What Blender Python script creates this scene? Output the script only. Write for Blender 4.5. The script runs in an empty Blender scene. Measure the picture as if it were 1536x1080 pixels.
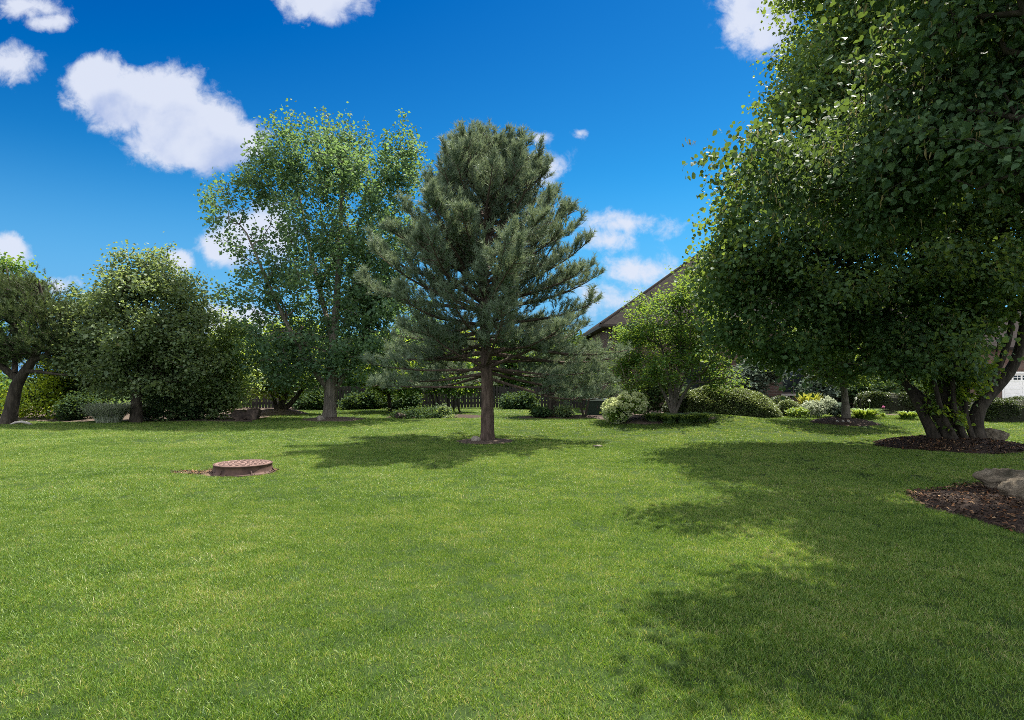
import bpy, math
import numpy as np

# ------------------------------------------------------------------ camera, light, exposure
scene = bpy.context.scene
COL = scene.collection
F, CX, HY, CAMZ = 939.0, 768.0, 566.0, 1.6          # focal length in photo pixels, centre column, horizon row, eye height
SUN = np.array([0.30, 0.37, 1.0])                    # direction to the sun
SUN = SUN / np.linalg.norm(SUN)
ELEV = math.asin(SUN[2])
AZ = math.atan2(SUN[0], SUN[1])
EXPOSURE = 1.42
SKY_STRENGTH = 0.051
SUN_STRENGTH = 5.0

cam_d = bpy.data.cameras.new("camera")
cam = bpy.data.objects.new("camera", cam_d)
COL.objects.link(cam)
cam.location = (0, 0, CAMZ)
cam.rotation_euler = (math.radians(90), 0, 0)
cam_d.sensor_width = 36.0
cam_d.lens = 36.0 * F / 1536.0
cam_d.shift_y = (HY - 540.0) / 1536.0
cam_d.clip_start = 0.05
cam_d.clip_end = 4000.0
scene.camera = cam

scene.view_settings.view_transform = 'Standard'
scene.view_settings.look = 'None'
scene.view_settings.gamma = 1.0
scene.view_settings.exposure = EXPOSURE
scene.cycles.use_denoising = False
try:
    scene.cycles.denoiser = 'OPENIMAGEDENOISE'
    scene.cycles.denoising_input_passes = 'RGB_ALBEDO_NORMAL'
except Exception:
    pass
scene.cycles.filter_width = 0.85
scene.cycles.max_bounces = 8
scene.cycles.diffuse_bounces = 4
scene.cycles.glossy_bounces = 2
scene.cycles.transmission_bounces = 4
scene.cycles.transparent_max_bounces = 8
scene.cycles.sample_clamp_indirect = 6.0
scene.cycles.caustics_reflective = False
scene.cycles.caustics_refractive = False

sun_d = bpy.data.lights.new("sun", 'SUN')
sun_d.energy = SUN_STRENGTH
sun_d.angle = math.radians(0.53)
sun_d.color = (1.0, 0.94, 0.84)
sun_o = bpy.data.objects.new("sun", sun_d)
COL.objects.link(sun_o)
from mathutils import Vector
sun_o.rotation_euler = Vector(SUN).to_track_quat('Z', 'Y').to_euler()
sun_o.location = (20, 14, 50)


class NT:
    """small helper to write node trees"""
    def __init__(self, tree):
        self.t = tree
        self.n = tree.nodes
        self.l = tree.links

    def node(self, kind, **kw):
        nd = self.n.new(kind)
        for k, v in kw.items():
            setattr(nd, k, v)
        return nd

    def put(self, sock, v):
        if hasattr(v, 'is_linked') or isinstance(v, bpy.types.NodeSocket):
            self.l.new(v, sock)
        elif v is not None:
            sock.default_value = v

    def math(self, op, a, b=None, c=None, clamp=False):
        nd = self.node('ShaderNodeMath', operation=op, use_clamp=clamp)
        for s, v in zip(nd.inputs, (a, b, c)):
            self.put(s, v)
        return nd.outputs[0]

    def vmath(self, op, a, b=None, out=0):
        nd = self.node('ShaderNodeVectorMath', operation=op)
        self.put(nd.inputs[0], a)
        self.put(nd.inputs[1], b)
        return nd.outputs[out]

    def mix(self, f, a, b, blend='MIX'):
        nd = self.node('ShaderNodeMix', data_type='RGBA', blend_type=blend)
        self.put(nd.inputs[0], f)
        self.put(nd.inputs[6], a)
        self.put(nd.inputs[7], b)
        return nd.outputs[2]

    def noise(self, vec, scale, detail=3.0, rough=0.55, dist=0.0, dims='3D'):
        nd = self.node('ShaderNodeTexNoise', noise_dimensions=dims)
        self.put(nd.inputs['Vector'], vec)
        nd.inputs['Scale'].default_value = scale
        nd.inputs['Detail'].default_value = detail
        nd.inputs['Roughness'].default_value = rough
        nd.inputs['Distortion'].default_value = dist
        return nd.outputs['Fac']

    def ramp(self, f, stops):
        nd = self.node('ShaderNodeValToRGB')
        cr = nd.color_ramp
        while len(cr.elements) < len(stops):
            cr.elements.new(0.5)
        for e, (p, c) in zip(cr.elements, stops):
            e.position = p
            e.color = (*c, 1.0) if len(c) == 3 else c
        self.put(nd.inputs[0], f)
        return nd.outputs[0]

    def maprange(self, v, a, b, c=0.0, d=1.0, smooth=False):
        nd = self.node('ShaderNodeMapRange')
        if smooth:
            nd.interpolation_type = 'SMOOTHSTEP'
        self.put(nd.inputs[0], v)
        for i, x in enumerate((a, b, c, d)):
            nd.inputs[1 + i].default_value = x
        return nd.outputs[0]


def build_world():
    w = bpy.data.worlds.new("World")
    scene.world = w
    w.use_nodes = True
    N = NT(w.node_tree)
    N.n.clear()
    out = N.node('ShaderNodeOutputWorld')
    bg = N.node('ShaderNodeBackground')
    N.l.new(bg.outputs[0], out.inputs[0])
    bg.inputs[1].default_value = SKY_STRENGTH
    sky = N.node('ShaderNodeTexSky', sky_type='NISHITA')
    sky.sun_disc = False
    sky.sun_elevation = ELEV
    sky.sun_rotation = AZ
    sky.altitude = 200.0
    sky.air_density = 1.0
    sky.dust_density = 0.2
    sky.ozone_density = 4.0
    gm = N.node('ShaderNodeGamma')
    gm.inputs[1].default_value = 1.45
    N.l.new(sky.outputs[0], gm.inputs[0])
    skyc = N.vmath('SUBTRACT', N.vmath('MULTIPLY', gm.outputs[0], (0.45, 0.73, 0.53)), (0.72, 1.30, 0.35))
    skyc = N.vmath('MAXIMUM', skyc, (0.0, 0.0, 0.0))
    tc0 = N.node('ShaderNodeTexCoord')
    sp0 = N.node('ShaderNodeSeparateXYZ')
    N.l.new(tc0.outputs['Generated'], sp0.inputs[0])
    skyc = N.mix(N.maprange(sp0.outputs[2], 0.32, 0.02, 0.0, 0.92, True), N.vmath('MULTIPLY', skyc, (.42, .80, .88)), (1.30, 3.0, 6.05, 1))
    # cumulus clouds by direction
    tc = N.node('ShaderNodeTexCoord')
    d = tc.outputs['Generated']
    sep = N.node('ShaderNodeSeparateXYZ')
    N.l.new(d, sep.inputs[0])
    y = N.math('MAXIMUM', sep.outputs[1], 0.05)
    u = N.math('DIVIDE', sep.outputs[0], y)
    v = N.math('DIVIDE', sep.outputs[2], y)
    cb = N.node('ShaderNodeCombineXYZ')
    N.l.new(u, cb.inputs[0]); N.l.new(v, cb.inputs[1])
    uv = cb.outputs[0]
    clouds = [  # azimuth tangent, elevation tangent, half widths, strength
        (150, 125, 52, 50, 1.0), (185, 150, 90, 62, 1.0), (250, 160, 88, 75, 1.0), (300, 200, 92, 66, 1.0), (345, 215, 70, 50, .85), (240, 215, 80, 50, .8),
        (16, 95, 46, 44, .62), (25, 8, 80, 26, .5), (70, 34, 46, 16, .42),
        (490, -8, 95, 50, .8), (1140, -5, 85, 85, .95), (1160, 40, 50, 50, .8),
        (395, 350, 70, 55, .85), (345, 375, 62, 40, .7), (350, 480, 80, 30, .7),
        (812, 207, 26, 13, .42), (869, 199, 18, 10, .34), (826, 248, 44, 34, .5),
        (905, 362, 60, 26, .44), (950, 335, 90, 22, .36), (935, 410, 95, 34, .38), (940, 452, 90, 36, .42), (890, 440, 60, 40, .5),
        (8, 378, 42, 34, .7), (88, 430, 34, 18, .5), (272, 390, 30, 22, .6), (-250, 150, 200, 90, .9), (1900, 100, 260, 110, .9)]

    def density(vec):
        m = None
        for (px, py, rx, ry, s) in clouds:
            q = N.vmath('SUBTRACT', vec, ((px - CX) / F, (HY - py) / F, 0.0))
            q = N.vmath('MULTIPLY', q, (F / rx, F / ry, 0.0))
            ln = N.vmath('LENGTH', q, out=1)
            e = N.math('MULTIPLY', N.math('SUBTRACT', 1.0, ln), 1.55 * s)
            m = e if m is None else N.math('SMOOTH_MAX', m, e, 0.12)
        return m
    shape = density(uv)
    n1 = N.noise(uv, 9.0, 11.0, 0.58, 0.25)
    n2 = N.noise(uv, 30.0, 7.0, 0.65, 0.4)
    nn = N.math('ADD', N.math('MULTIPLY', N.math('SUBTRACT', n1, 0.5), 2.0), N.math('MULTIPLY', N.math('SUBTRACT', n2, 0.5), 1.05))
    den = N.math('ADD', shape, nn)
    front = N.maprange(sep.outputs[1], 0.05, 0.2)
    alpha = N.math('MULTIPLY', N.maprange(den, 0.02, 0.66, 0, 1, True), front)
    # light from above: compare with the density a little higher up
    off = N.vmath('ADD', uv, (-0.02, 0.045, 0.0))
    n3 = N.noise(off, 9.0, 6.0, 0.5, 0.15)
    den2 = N.math('ADD', N.math('MINIMUM', density(off), 0.75), N.math('MULTIPLY', N.math('SUBTRACT', n3, 0.5), 1.5))
    relief = N.math('MULTIPLY', N.math('SUBTRACT', n3, n1), 0.9)
    lit = N.maprange(N.math('ADD', den2, relief), 1.45, 0.45, 0, 1, True)
    ccol = N.mix(lit, (2.6, 3.4, 5.7, 1), (5.7, 6.05, 7.0, 1))
    final = N.mix(N.math('MULTIPLY', alpha, 0.93), skyc, ccol)
    # bright cloud cover added out of view, overhead and behind, as fill light
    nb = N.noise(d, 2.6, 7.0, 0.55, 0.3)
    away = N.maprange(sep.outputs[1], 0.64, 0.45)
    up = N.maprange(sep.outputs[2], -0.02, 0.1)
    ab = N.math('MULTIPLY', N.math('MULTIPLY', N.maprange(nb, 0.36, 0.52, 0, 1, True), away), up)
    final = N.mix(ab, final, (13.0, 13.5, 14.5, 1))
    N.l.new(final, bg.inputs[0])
    w.cycles.sampling_method = 'MANUAL'
    w.cycles.sample_map_resolution = 512


build_world()

# ------------------------------------------------------------------ helpers
rng = np.random.default_rng(11)


def norm(a):
    return a / np.maximum(np.linalg.norm(a, axis=-1, keepdims=True), 1e-9)


def smooth(a, b, x):
    t = np.clip((x - a) / (b - a), 0, 1)
    return t * t * (3 - 2 * t)


def H(x, y):
    """height of the ground"""
    x = np.asarray(x, float); y = np.asarray(y, float)
    h = 0.40 * np.exp(-(((x - 5.6) / 2.8) ** 2 + ((y - 20.0) / 2.4) ** 2))
    h = h + 0.22 * smooth(6, 11, x) * smooth(16.5, 22, y)
    h = h - 0.52 * smooth(21, 27, x) * smooth(31, 38, y)
    h = h + 0.018 * np.sin(x * 0.9 + 1.3) * np.sin(y * 0.7) + 0.012 * np.sin(x * 1.9 + y * 1.3)
    return h


def P(px, py, D):
    return np.array([(px - CX) / F * D, D, CAMZ - (py - HY) / F * D])


def G(px, py):
    """the ground point that stands at a photo pixel"""
    D = CAMZ * F / (py - HY)
    for _ in range(12):
        h = float(H((px - CX) / F * D, D))
        D = 0.5 * D + 0.5 * (CAMZ - h) * F / (py - HY)
    return np.array([(px - CX) / F * D, D, h])


def mesh_obj(name, V, faces, mat, parent=None, attr=None, smooth_shade=False, loc=None):
    """faces: list of int arrays (k, n)"""
    me = bpy.data.meshes.new(name)
    V = np.asarray(V, np.float32)
    if not isinstance(faces, (list, tuple)):
        faces = [faces]
    faces = [np.asarray(f, np.int32) for f in faces if len(f)]
    me.vertices.add(len(V))
    me.vertices.foreach_set('co', V.ravel())
    loops = np.concatenate([f.ravel() for f in faces])
    tot = np.concatenate([np.full(len(f), f.shape[1], np.int32) for f in faces])
    start = np.concatenate([[0], np.cumsum(tot)[:-1]]).astype(np.int32)
    me.loops.add(len(loops))
    me.loops.foreach_set('vertex_index', loops)
    me.polygons.add(len(tot))
    me.polygons.foreach_set('loop_start', start)
    try:
        me.polygons.foreach_set('loop_total', tot)
    except Exception:
        pass
    me.polygons.foreach_set('use_smooth', np.full(len(tot), smooth_shade, bool))
    if attr is not None:
        a = me.attributes.new('rnd', 'FLOAT', 'POINT')
        a.data.foreach_set('value', np.asarray(attr, np.float32))
    me.update(calc_edges=True)
    if mat is not None:
        me.materials.append(mat)
    o = bpy.data.objects.new(name, me)
    COL.objects.link(o)
    if parent is not None:
        o.parent = parent
        o.location = tuple(-np.array(parent.location)) if loc is None else loc
    elif loc is not None:
        o.location = loc
    return o


def tag(o, label=None, cat=None, group=None, kind=None):
    if label: o['label'] = label
    if cat: o['category'] = cat
    if group: o['group'] = group
    if kind: o['kind'] = kind
    return o


def thing(name, label, cat, loc, group=None):
    o = bpy.data.objects.new(name, None)
    o.empty_display_size = 0.2
    COL.objects.link(o)
    o.location = tuple(float(v) for v in loc)
    return tag(o, label, cat, group)


class MB:
    """collects pieces into one mesh"""
    def __init__(self):
        self.V = []; self.Fq = []; self.Ft = []; self.n = 0

    def add(self, V, quads=None, tris=None):
        V = np.asarray(V, float)
        self.V.append(V)
        if quads is not None and len(quads): self.Fq.append(np.asarray(quads) + self.n)
        if tris is not None and len(tris): self.Ft.append(np.asarray(tris) + self.n)
        self.n += len(V)

    def box(self, x0, x1, y0, y1, z0, z1):
        V = [(x, y, z) for z in (z0, z1) for y in (y0, y1) for x in (x0, x1)]
        self.add(V, [(0, 2, 3, 1), (4, 5, 7, 6), (0, 1, 5, 4), (2, 6, 7, 3), (0, 4, 6, 2), (1, 3, 7, 5)])

    def poly(self, pts):
        n = len(pts)
        if n == 4: self.add(pts, [(0, 1, 2, 3)])
        else: self.add(pts, None, [(0, i, i + 1) for i in range(1, n - 1)])

    def tube(self, pts, rad, sides=6, lump=0.0, cap=True):
        pts = np.asarray(pts, float); rad = np.asarray(rad, float)
        k = len(pts)
        T = np.gradient(pts, axis=0)
        T = norm(T)
        ref = np.array([0.31, 0.17, 0.93]) if abs(T[0][2]) < 0.8 else np.array([0.95, 0.3, 0.05])
        A = norm(np.cross(T, ref)); B = np.cross(T, A)
        th = np.arange(sides) * 2 * math.pi / sides
        r = rad[:, None] * np.ones(sides)[None]
        if lump: r = r * (1 + lump * (np.sin(3 * th + 1)[None] * .6 + rng.normal(0, .5, (k, sides))))
        V = pts[:, None, :] + r[..., None] * (np.cos(th)[None, :, None] * A[:, None, :] + np.sin(th)[None, :, None] * B[:, None, :])
        i = np.arange(k - 1)[:, None] * sides; j = np.arange(sides)[None]; j2 = (j + 1) % sides
        q = np.stack([i + j, i + j2, i + sides + j2, i + sides + j], -1).reshape(-1, 4)
        V = V.reshape(-1, 3)
        tris = []
        if cap:
            V = np.vstack([V, pts[-1]])
            b = (k - 1) * sides
            tris = [(b + a, b + (a + 1) % sides, len(V) - 1) for a in range(sides)]
        self.add(V, q, tris)

    def lathe(self, prof, centre, sides=48, close=True):
        prof = np.asarray(prof, float)
        th = np.arange(sides) * 2 * math.pi / sides
        V = np.stack([prof[:, 0:1] * np.cos(th), prof[:, 0:1] * np.sin(th), prof[:, 1:2] + 0 * th], -1) + np.asarray(centre)
        k = len(prof)
        i = np.arange(k - 1)[:, None] * sides; j = np.arange(sides)[None]; j2 = (j + 1) % sides
        self.add(V.reshape(-1, 3), np.stack([i + j, i + j2, i + sides + j2, i + sides + j], -1).reshape(-1, 4))

    def build(self, name, mat, parent=None, smooth_shade=False, attr=None):
        return mesh_obj(name, np.vstack(self.V), ([np.vstack(self.Fq)] if self.Fq else []) + ([np.vstack(self.Ft)] if self.Ft else []), mat, parent, attr, smooth_shade)


# ------------------------------------------------------------------ materials
def new_mat(name):
    m = bpy.data.materials.new(name)
    m.use_nodes = True
    N = NT(m.node_tree)
    N.n.clear()
    out = N.node('ShaderNodeOutputMaterial')
    return m, N, out


def principled(N, col, rough=0.7, spec=0.5, normal=None, metal=0.0):
    b = N.node('ShaderNodeBsdfPrincipled')
    N.put(b.inputs['Base Color'], col)
    N.put(b.inputs['Roughness'], rough)
    b.inputs['Specular IOR Level'].default_value = spec
    b.inputs['Metallic'].default_value = metal
    if normal is not None: N.l.new(normal, b.inputs['Normal'])
    return b


def bump(N, h, strength=0.5, dist=0.02):
    b = N.node('ShaderNodeBump')
    b.inputs['Strength'].default_value = strength
    b.inputs['Distance'].default_value = dist
    N.l.new(h, b.inputs['Height'])
    return b.outputs[0]


def leaf_mat(name, dark, light, trans, tf=0.35, rough=0.42, spec=0.5, odd=None):
    m, N, out = new_mat(name)
    at = N.node('ShaderNodeAttribute', attribute_name='rnd')
    stops = [(0.0, dark), (0.85, light)]
    if odd: stops += [(0.955, light), (0.97, odd)]
    c = N.ramp(at.outputs['Fac'], stops)
    b = principled(N, c, rough, spec)
    t = N.node('ShaderNodeBsdfTranslucent')
    tcol = N.mix(at.outputs['Fac'], tuple(0.75 * x for x in trans) + (1,), tuple(trans) + (1,))
    N.l.new(tcol, t.inputs[0])
    mx = N.node('ShaderNodeMixShader')
    mx.inputs[0].default_value = tf
    N.l.new(b.outputs[0], mx.inputs[1]); N.l.new(t.outputs[0], mx.inputs[2])
    N.l.new(mx.outputs[0], out.inputs[0])
    return m


def bark_mat(name, a, b_, scale=14.0, rough=0.9):
    m, N, out = new_mat(name)
    tc = N.node('ShaderNodeTexCoord')
    v = N.vmath('MULTIPLY', tc.outputs['Object'], (1.0, 1.0, 0.22))
    f = N.noise(v, scale, 5, 0.65, 0.4)
    f2 = N.noise(tc.outputs['Object'], 2.3, 3, 0.5)
    c = N.ramp(f, [(0.30, tuple(0.45 * x for x in a)), (0.47, a), (0.68, b_)])
    c = N.mix(N.maprange(f2, 0.35, 0.75, 0, .45), c, tuple(0.6 * x for x in a) + (1,))
    s = principled(N, c, rough, 0.25, bump(N, f, 1.0, 0.035))
    N.l.new(s.outputs[0], out.inputs[0])
    return m


def noise_mat(name, cols, scale, rough=0.85, bumpd=0.02, spec=0.3, detail=6, coords='Object', metal=0.0, stretch=(1, 1, 1)):
    m, N, out = new_mat(name)
    tc = N.node('ShaderNodeTexCoord')
    v = N.vmath('MULTIPLY', tc.outputs[coords], stretch)
    f = N.noise(v, scale, detail, 0.62)
    n = len(cols)
    c = N.ramp(f, [(0.30 + 0.42 * i / max(1, n - 1), q) for i, q in enumerate(cols)])
    s = principled(N, c, rough, spec, bump(N, f, 0.8, bumpd), metal)
    N.l.new(s.outputs[0], out.inputs[0])
    return m


def attr_mat(name, stops, rough=0.8, spec=0.3):
    m, N, out = new_mat(name)
    at = N.node('ShaderNodeAttribute', attribute_name='rnd')
    s = principled(N, N.ramp(at.outputs['Fac'], stops), rough, spec)
    N.l.new(s.outputs[0], out.inputs[0])
    return m


def brick_mat(name):
    m, N, out = new_mat(name)
    tc = N.node('ShaderNodeTexCoord')
    sep = N.node('ShaderNodeSeparateXYZ')
    N.l.new(tc.outputs['Object'], sep.inputs[0])
    cb = N.node('ShaderNodeCombineXYZ')
    N.l.new(N.math('ADD', sep.outputs[0], sep.outputs[1]), cb.inputs[0])
    N.l.new(sep.outputs[2], cb.inputs[1])
    br = N.node('ShaderNodeTexBrick')
    N.l.new(cb.outputs[0], br.inputs['Vector'])
    br.inputs['Scale'].default_value = 1.0
    br.inputs['Brick Width'].default_value = 0.215
    br.inputs['Row Height'].default_value = 0.075
    br.inputs['Mortar Size'].default_value = 0.008
    br.inputs['Bias'].default_value = -0.1
    br.inputs['Color1'].default_value = (0.11, 0.060, 0.045, 1)
    br.inputs['Color2'].default_value = (0.062, 0.038, 0.031, 1)
    br.inputs['Mortar'].default_value = (0.14, 0.12, 0.105, 1)
    f = N.noise(tc.outputs['Object'], 1.3, 4)
    c = N.mix(N.maprange(f, 0.35, 0.7, 0, .4), br.outputs['Color'], (0.06, 0.04, 0.034, 1))
    s = principled(N, c, 0.9, 0.2, bump(N, br.outputs['Fac'], -0.6, 0.01))
    N.l.new(s.outputs[0], out.inputs[0])
    return m


M = {}
M['grass'] = None
M['lime_leaf'] = leaf_mat('lime_leaf', (0.026, 0.068, 0.030), (0.072, 0.136, 0.044), (0.29, 0.40, 0.055), 0.34, 0.58, 0.28, (0.14, 0.12, 0.035))
M['lime_leaf_near'] = leaf_mat('near_lime_leaf', (0.026, 0.066, 0.032), (0.072, 0.128, 0.052), (0.20, 0.30, 0.045), 0.26, 0.6, 0.25)
M['cotton_leaf'] = leaf_mat('cottonwood_leaf', (0.046, 0.098, 0.060), (0.100, 0.172, 0.084), (0.24, 0.38, 0.10), 0.38, 0.6, 0.2, (0.17, 0.18, 0.06))
M['round_leaf'] = leaf_mat('round_tree_leaf', (0.048, 0.095, 0.044), (0.140, 0.185, 0.080), (0.33, 0.42, 0.11), 0.38, 0.52, 0.4, (0.26, 0.23, 0.10))
M['bush_leaf'] = leaf_mat('bush_leaf', (0.065, 0.13, 0.055), (0.18, 0.25, 0.105), (0.42, 0.54, 0.12), 0.48, 0.5, 0.4)
M['glow_leaf'] = leaf_mat('glow_leaf', (0.08, 0.15, 0.025), (0.18, 0.26, 0.04), (0.62, 0.74, 0.05), 0.6, 0.6, 0.2)
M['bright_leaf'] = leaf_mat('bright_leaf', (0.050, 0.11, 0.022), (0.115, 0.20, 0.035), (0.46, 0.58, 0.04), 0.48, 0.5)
M['magnolia_leaf'] = leaf_mat('magnolia_leaf', (0.030, 0.088, 0.026), (0.070, 0.15, 0.035), (0.31, 0.45, 0.05), 0.38, 0.7, 0.2)
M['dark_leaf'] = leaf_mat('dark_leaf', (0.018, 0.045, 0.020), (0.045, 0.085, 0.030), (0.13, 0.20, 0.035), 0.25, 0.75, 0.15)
M['hedge_leaf'] = leaf_mat('hedge_leaf', (0.085, 0.130, 0.045), (0.23, 0.275, 0.115), (0.26, 0.32, 0.08), 0.22, 0.5)
M['yew_leaf'] = leaf_mat('yew_leaf', (0.020, 0.040, 0.014), (0.060, 0.085, 0.026), (0.12, 0.17, 0.03), 0.2, 0.5)
M['silver_leaf'] = leaf_mat('silver_leaf', (0.26, 0.31, 0.20), (0.52, 0.56, 0.42), (0.45, 0.5, 0.32), 0.35, 0.7)
M['gold_leaf'] = leaf_mat('gold_leaf', (0.20, 0.24, 0.03), (0.36, 0.38, 0.05), (0.5, 0.5, 0.06), 0.35, 0.5)
M['varieg_leaf'] = leaf_mat('variegated_leaf', (0.045, 0.08, 0.055), (0.13, 0.17, 0.13), (0.14, 0.19, 0.12), 0.25, 0.8, 0.1)
M['hosta_dark'] = leaf_mat('hosta_leaf_dark', (0.06, 0.12, 0.04), (0.13, 0.20, 0.07), (0.28, 0.38, 0.06), 0.35, 0.5)
M['hosta_leaf'] = leaf_mat('hosta_leaf', (0.10, 0.19, 0.03), (0.20, 0.30, 0.06), (0.36, 0.46, 0.05), 0.35, 0.45)
M['needle'] = leaf_mat('pine_needle', (0.058, 0.104, 0.066), (0.190, 0.250, 0.160), (0.24, 0.30, 0.14), 0.26, 0.6, 0.3, (0.20, 0.11, 0.05))
M['needle2'] = leaf_mat('brown_pine_needle', (0.030, 0.066, 0.022), (0.080, 0.118, 0.036), (0.15, 0.19, 0.05), 0.2, 0.55, 0.3, (0.16, 0.08, 0.04))
M['bloom'] = leaf_mat('hydrangea_bloom', (0.55, 0.60, 0.28), (0.75, 0.78, 0.50), (0.65, 0.7, 0.36), 0.35, 0.7)
M['pink'] = leaf_mat('pink_petal', (0.55, 0.12, 0.30), (0.65, 0.2, 0.4), (0.6, 0.2, 0.4), 0.3, 0.6)
M['white_petal'] = leaf_mat('white_petal', (0.7, 0.7, 0.66), (0.8, 0.8, 0.76), (0.7, 0.7, 0.6), 0.3, 0.6)
M['fruit'] = leaf_mat('lime_bract', (0.15, 0.13, 0.05), (0.27, 0.22, 0.10), (0.30, 0.27, 0.09), 0.35, 0.7, 0.2)
M['bark_pine'] = bark_mat('pine_bark', (0.075, 0.052, 0.040), (0.155, 0.112, 0.088), 16)
M['bark_grey'] = bark_mat('grey_bark', (0.13, 0.112, 0.09), (0.27, 0.235, 0.19), 14)
M['bark_dark'] = bark_mat('dark_bark', (0.038, 0.031, 0.023), (0.088, 0.072, 0.054), 12)
M['mulch'] = noise_mat('mulch', [(0.012, 0.008, 0.006), (0.036, 0.022, 0.015), (0.075, 0.045, 0.030)], 38, 0.95, 0.03)
M['mulch_pale'] = noise_mat('dry_mulch', [(0.035, 0.025, 0.019), (0.085, 0.062, 0.047), (0.15, 0.115, 0.09)], 30, 0.95, 0.03)
M['chips'] = attr_mat('wood_chip', [(0.0, (0.016, 0.010, 0.008)), (0.70, (0.050, 0.028, 0.016)), (0.86, (0.15, 0.062, 0.022)), (0.97, (0.26, 0.17, 0.09))], 0.85)
M['soil'] = noise_mat('bare_soil', [(0.055, 0.036, 0.024), (0.11, 0.072, 0.046), (0.18, 0.13, 0.08)], 22, 0.95, 0.02)
M['rock'] = noise_mat('boulder_stone', [(0.07, 0.06, 0.05), (0.20, 0.175, 0.14), (0.33, 0.29, 0.24)], 5.5, 0.9, 0.05, detail=10)
def stone_mat():
    m, N, out = new_mat('mossy_boulder')
    tc = N.node('ShaderNodeTexCoord')
    geo = N.node('ShaderNodeNewGeometry')
    a = N.noise(tc.outputs['Object'], 7.0, 10, 0.68)
    f = N.noise(tc.outputs['Object'], 42.0, 6, 0.7)
    b = N.noise(tc.outputs['Object'], 2.6, 4, 0.55, 0.6)
    c = N.ramp(a, [(0.28, (0.06, 0.048, 0.036)), (0.42, (0.20, 0.16, 0.115)), (0.60, (0.36, 0.30, 0.22)), (0.78, (0.50, 0.43, 0.325))])
    c = N.mix(N.maprange(f, .35, .7, 0, .5), c, (0.055, 0.046, 0.036, 1))
    sp = N.node('ShaderNodeSeparateXYZ'); N.l.new(geo.outputs['Normal'], sp.inputs[0])
    moss = N.math('MULTIPLY', N.maprange(sp.outputs[2], .35, .9), N.maprange(b, .42, .62))
    c = N.mix(N.math('MULTIPLY', moss, .8), c, (0.045, 0.042, 0.026, 1))
    h = N.math('ADD', a, N.math('MULTIPLY', f, .35))
    s = principled(N, c, 0.93, 0.2, bump(N, h, 1.0, 0.09))
    N.l.new(s.outputs[0], out.inputs[0])
    return m


M['boulder'] = stone_mat()
M['rock_dark'] = noise_mat('dark_stone', [(0.02, 0.016, 0.013), (0.05, 0.036, 0.028), (0.13, 0.095, 0.07)], 6, 0.85, 0.05, detail=8)
M['iron'] = noise_mat('rusted_iron', [(0.040, 0.021, 0.016), (0.080, 0.043, 0.032), (0.120, 0.068, 0.050)], 7, 0.78, 0.006, 0.35, detail=9)
M['iron_top'] = noise_mat('worn_iron', [(0.075, 0.042, 0.034), (0.145, 0.085, 0.068), (0.22, 0.140, 0.115)], 9, 0.62, 0.006, 0.45, detail=9)
M['fence'] = noise_mat('weathered_cedar', [(0.016, 0.0145, 0.014), (0.035, 0.031, 0.029), (0.064, 0.056, 0.051)], 5, 0.9, 0.01, stretch=(6, 6, .5))
M['brick'] = brick_mat('brick')
M['shingle'] = noise_mat('roof_shingle', [(0.011, 0.0095, 0.009), (0.021, 0.018, 0.017), (0.036, 0.030, 0.028)], 9, 0.95, 0.02, 0.05, stretch=(1, 1, 3))
M['trim'] = noise_mat('brown_trim', [(0.05, 0.04, 0.034), (0.07, 0.055, 0.046)], 4, 0.6, 0.001)
M['white'] = noise_mat('white_paint', [(0.66, 0.65, 0.63), (0.76, 0.75, 0.73)], 3, 0.5, 0.001)
M['stone_sill'] = noise_mat('limestone', [(0.32, 0.29, 0.25), (0.46, 0.43, 0.38)], 12, 0.85, 0.004)
M['green_metal'] = noise_mat('green_cabinet_paint', [(0.012, 0.030, 0.020), (0.022, 0.045, 0.030)], 3, 0.5, 0.001)
M['concrete'] = noise_mat('driveway_concrete', [(0.28, 0.27, 0.25), (0.42, 0.40, 0.37)], 7, 0.9, 0.004)
M['glass_dark'] = None


def glass():
    m, N, out = new_mat('window_glass')
    s = principled(N, (0.012, 0.015, 0.02, 1), 0.06, 0.6)
    N.l.new(s.outputs[0], out.inputs[0])
    return m


M['glass_dark'] = glass()


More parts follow.
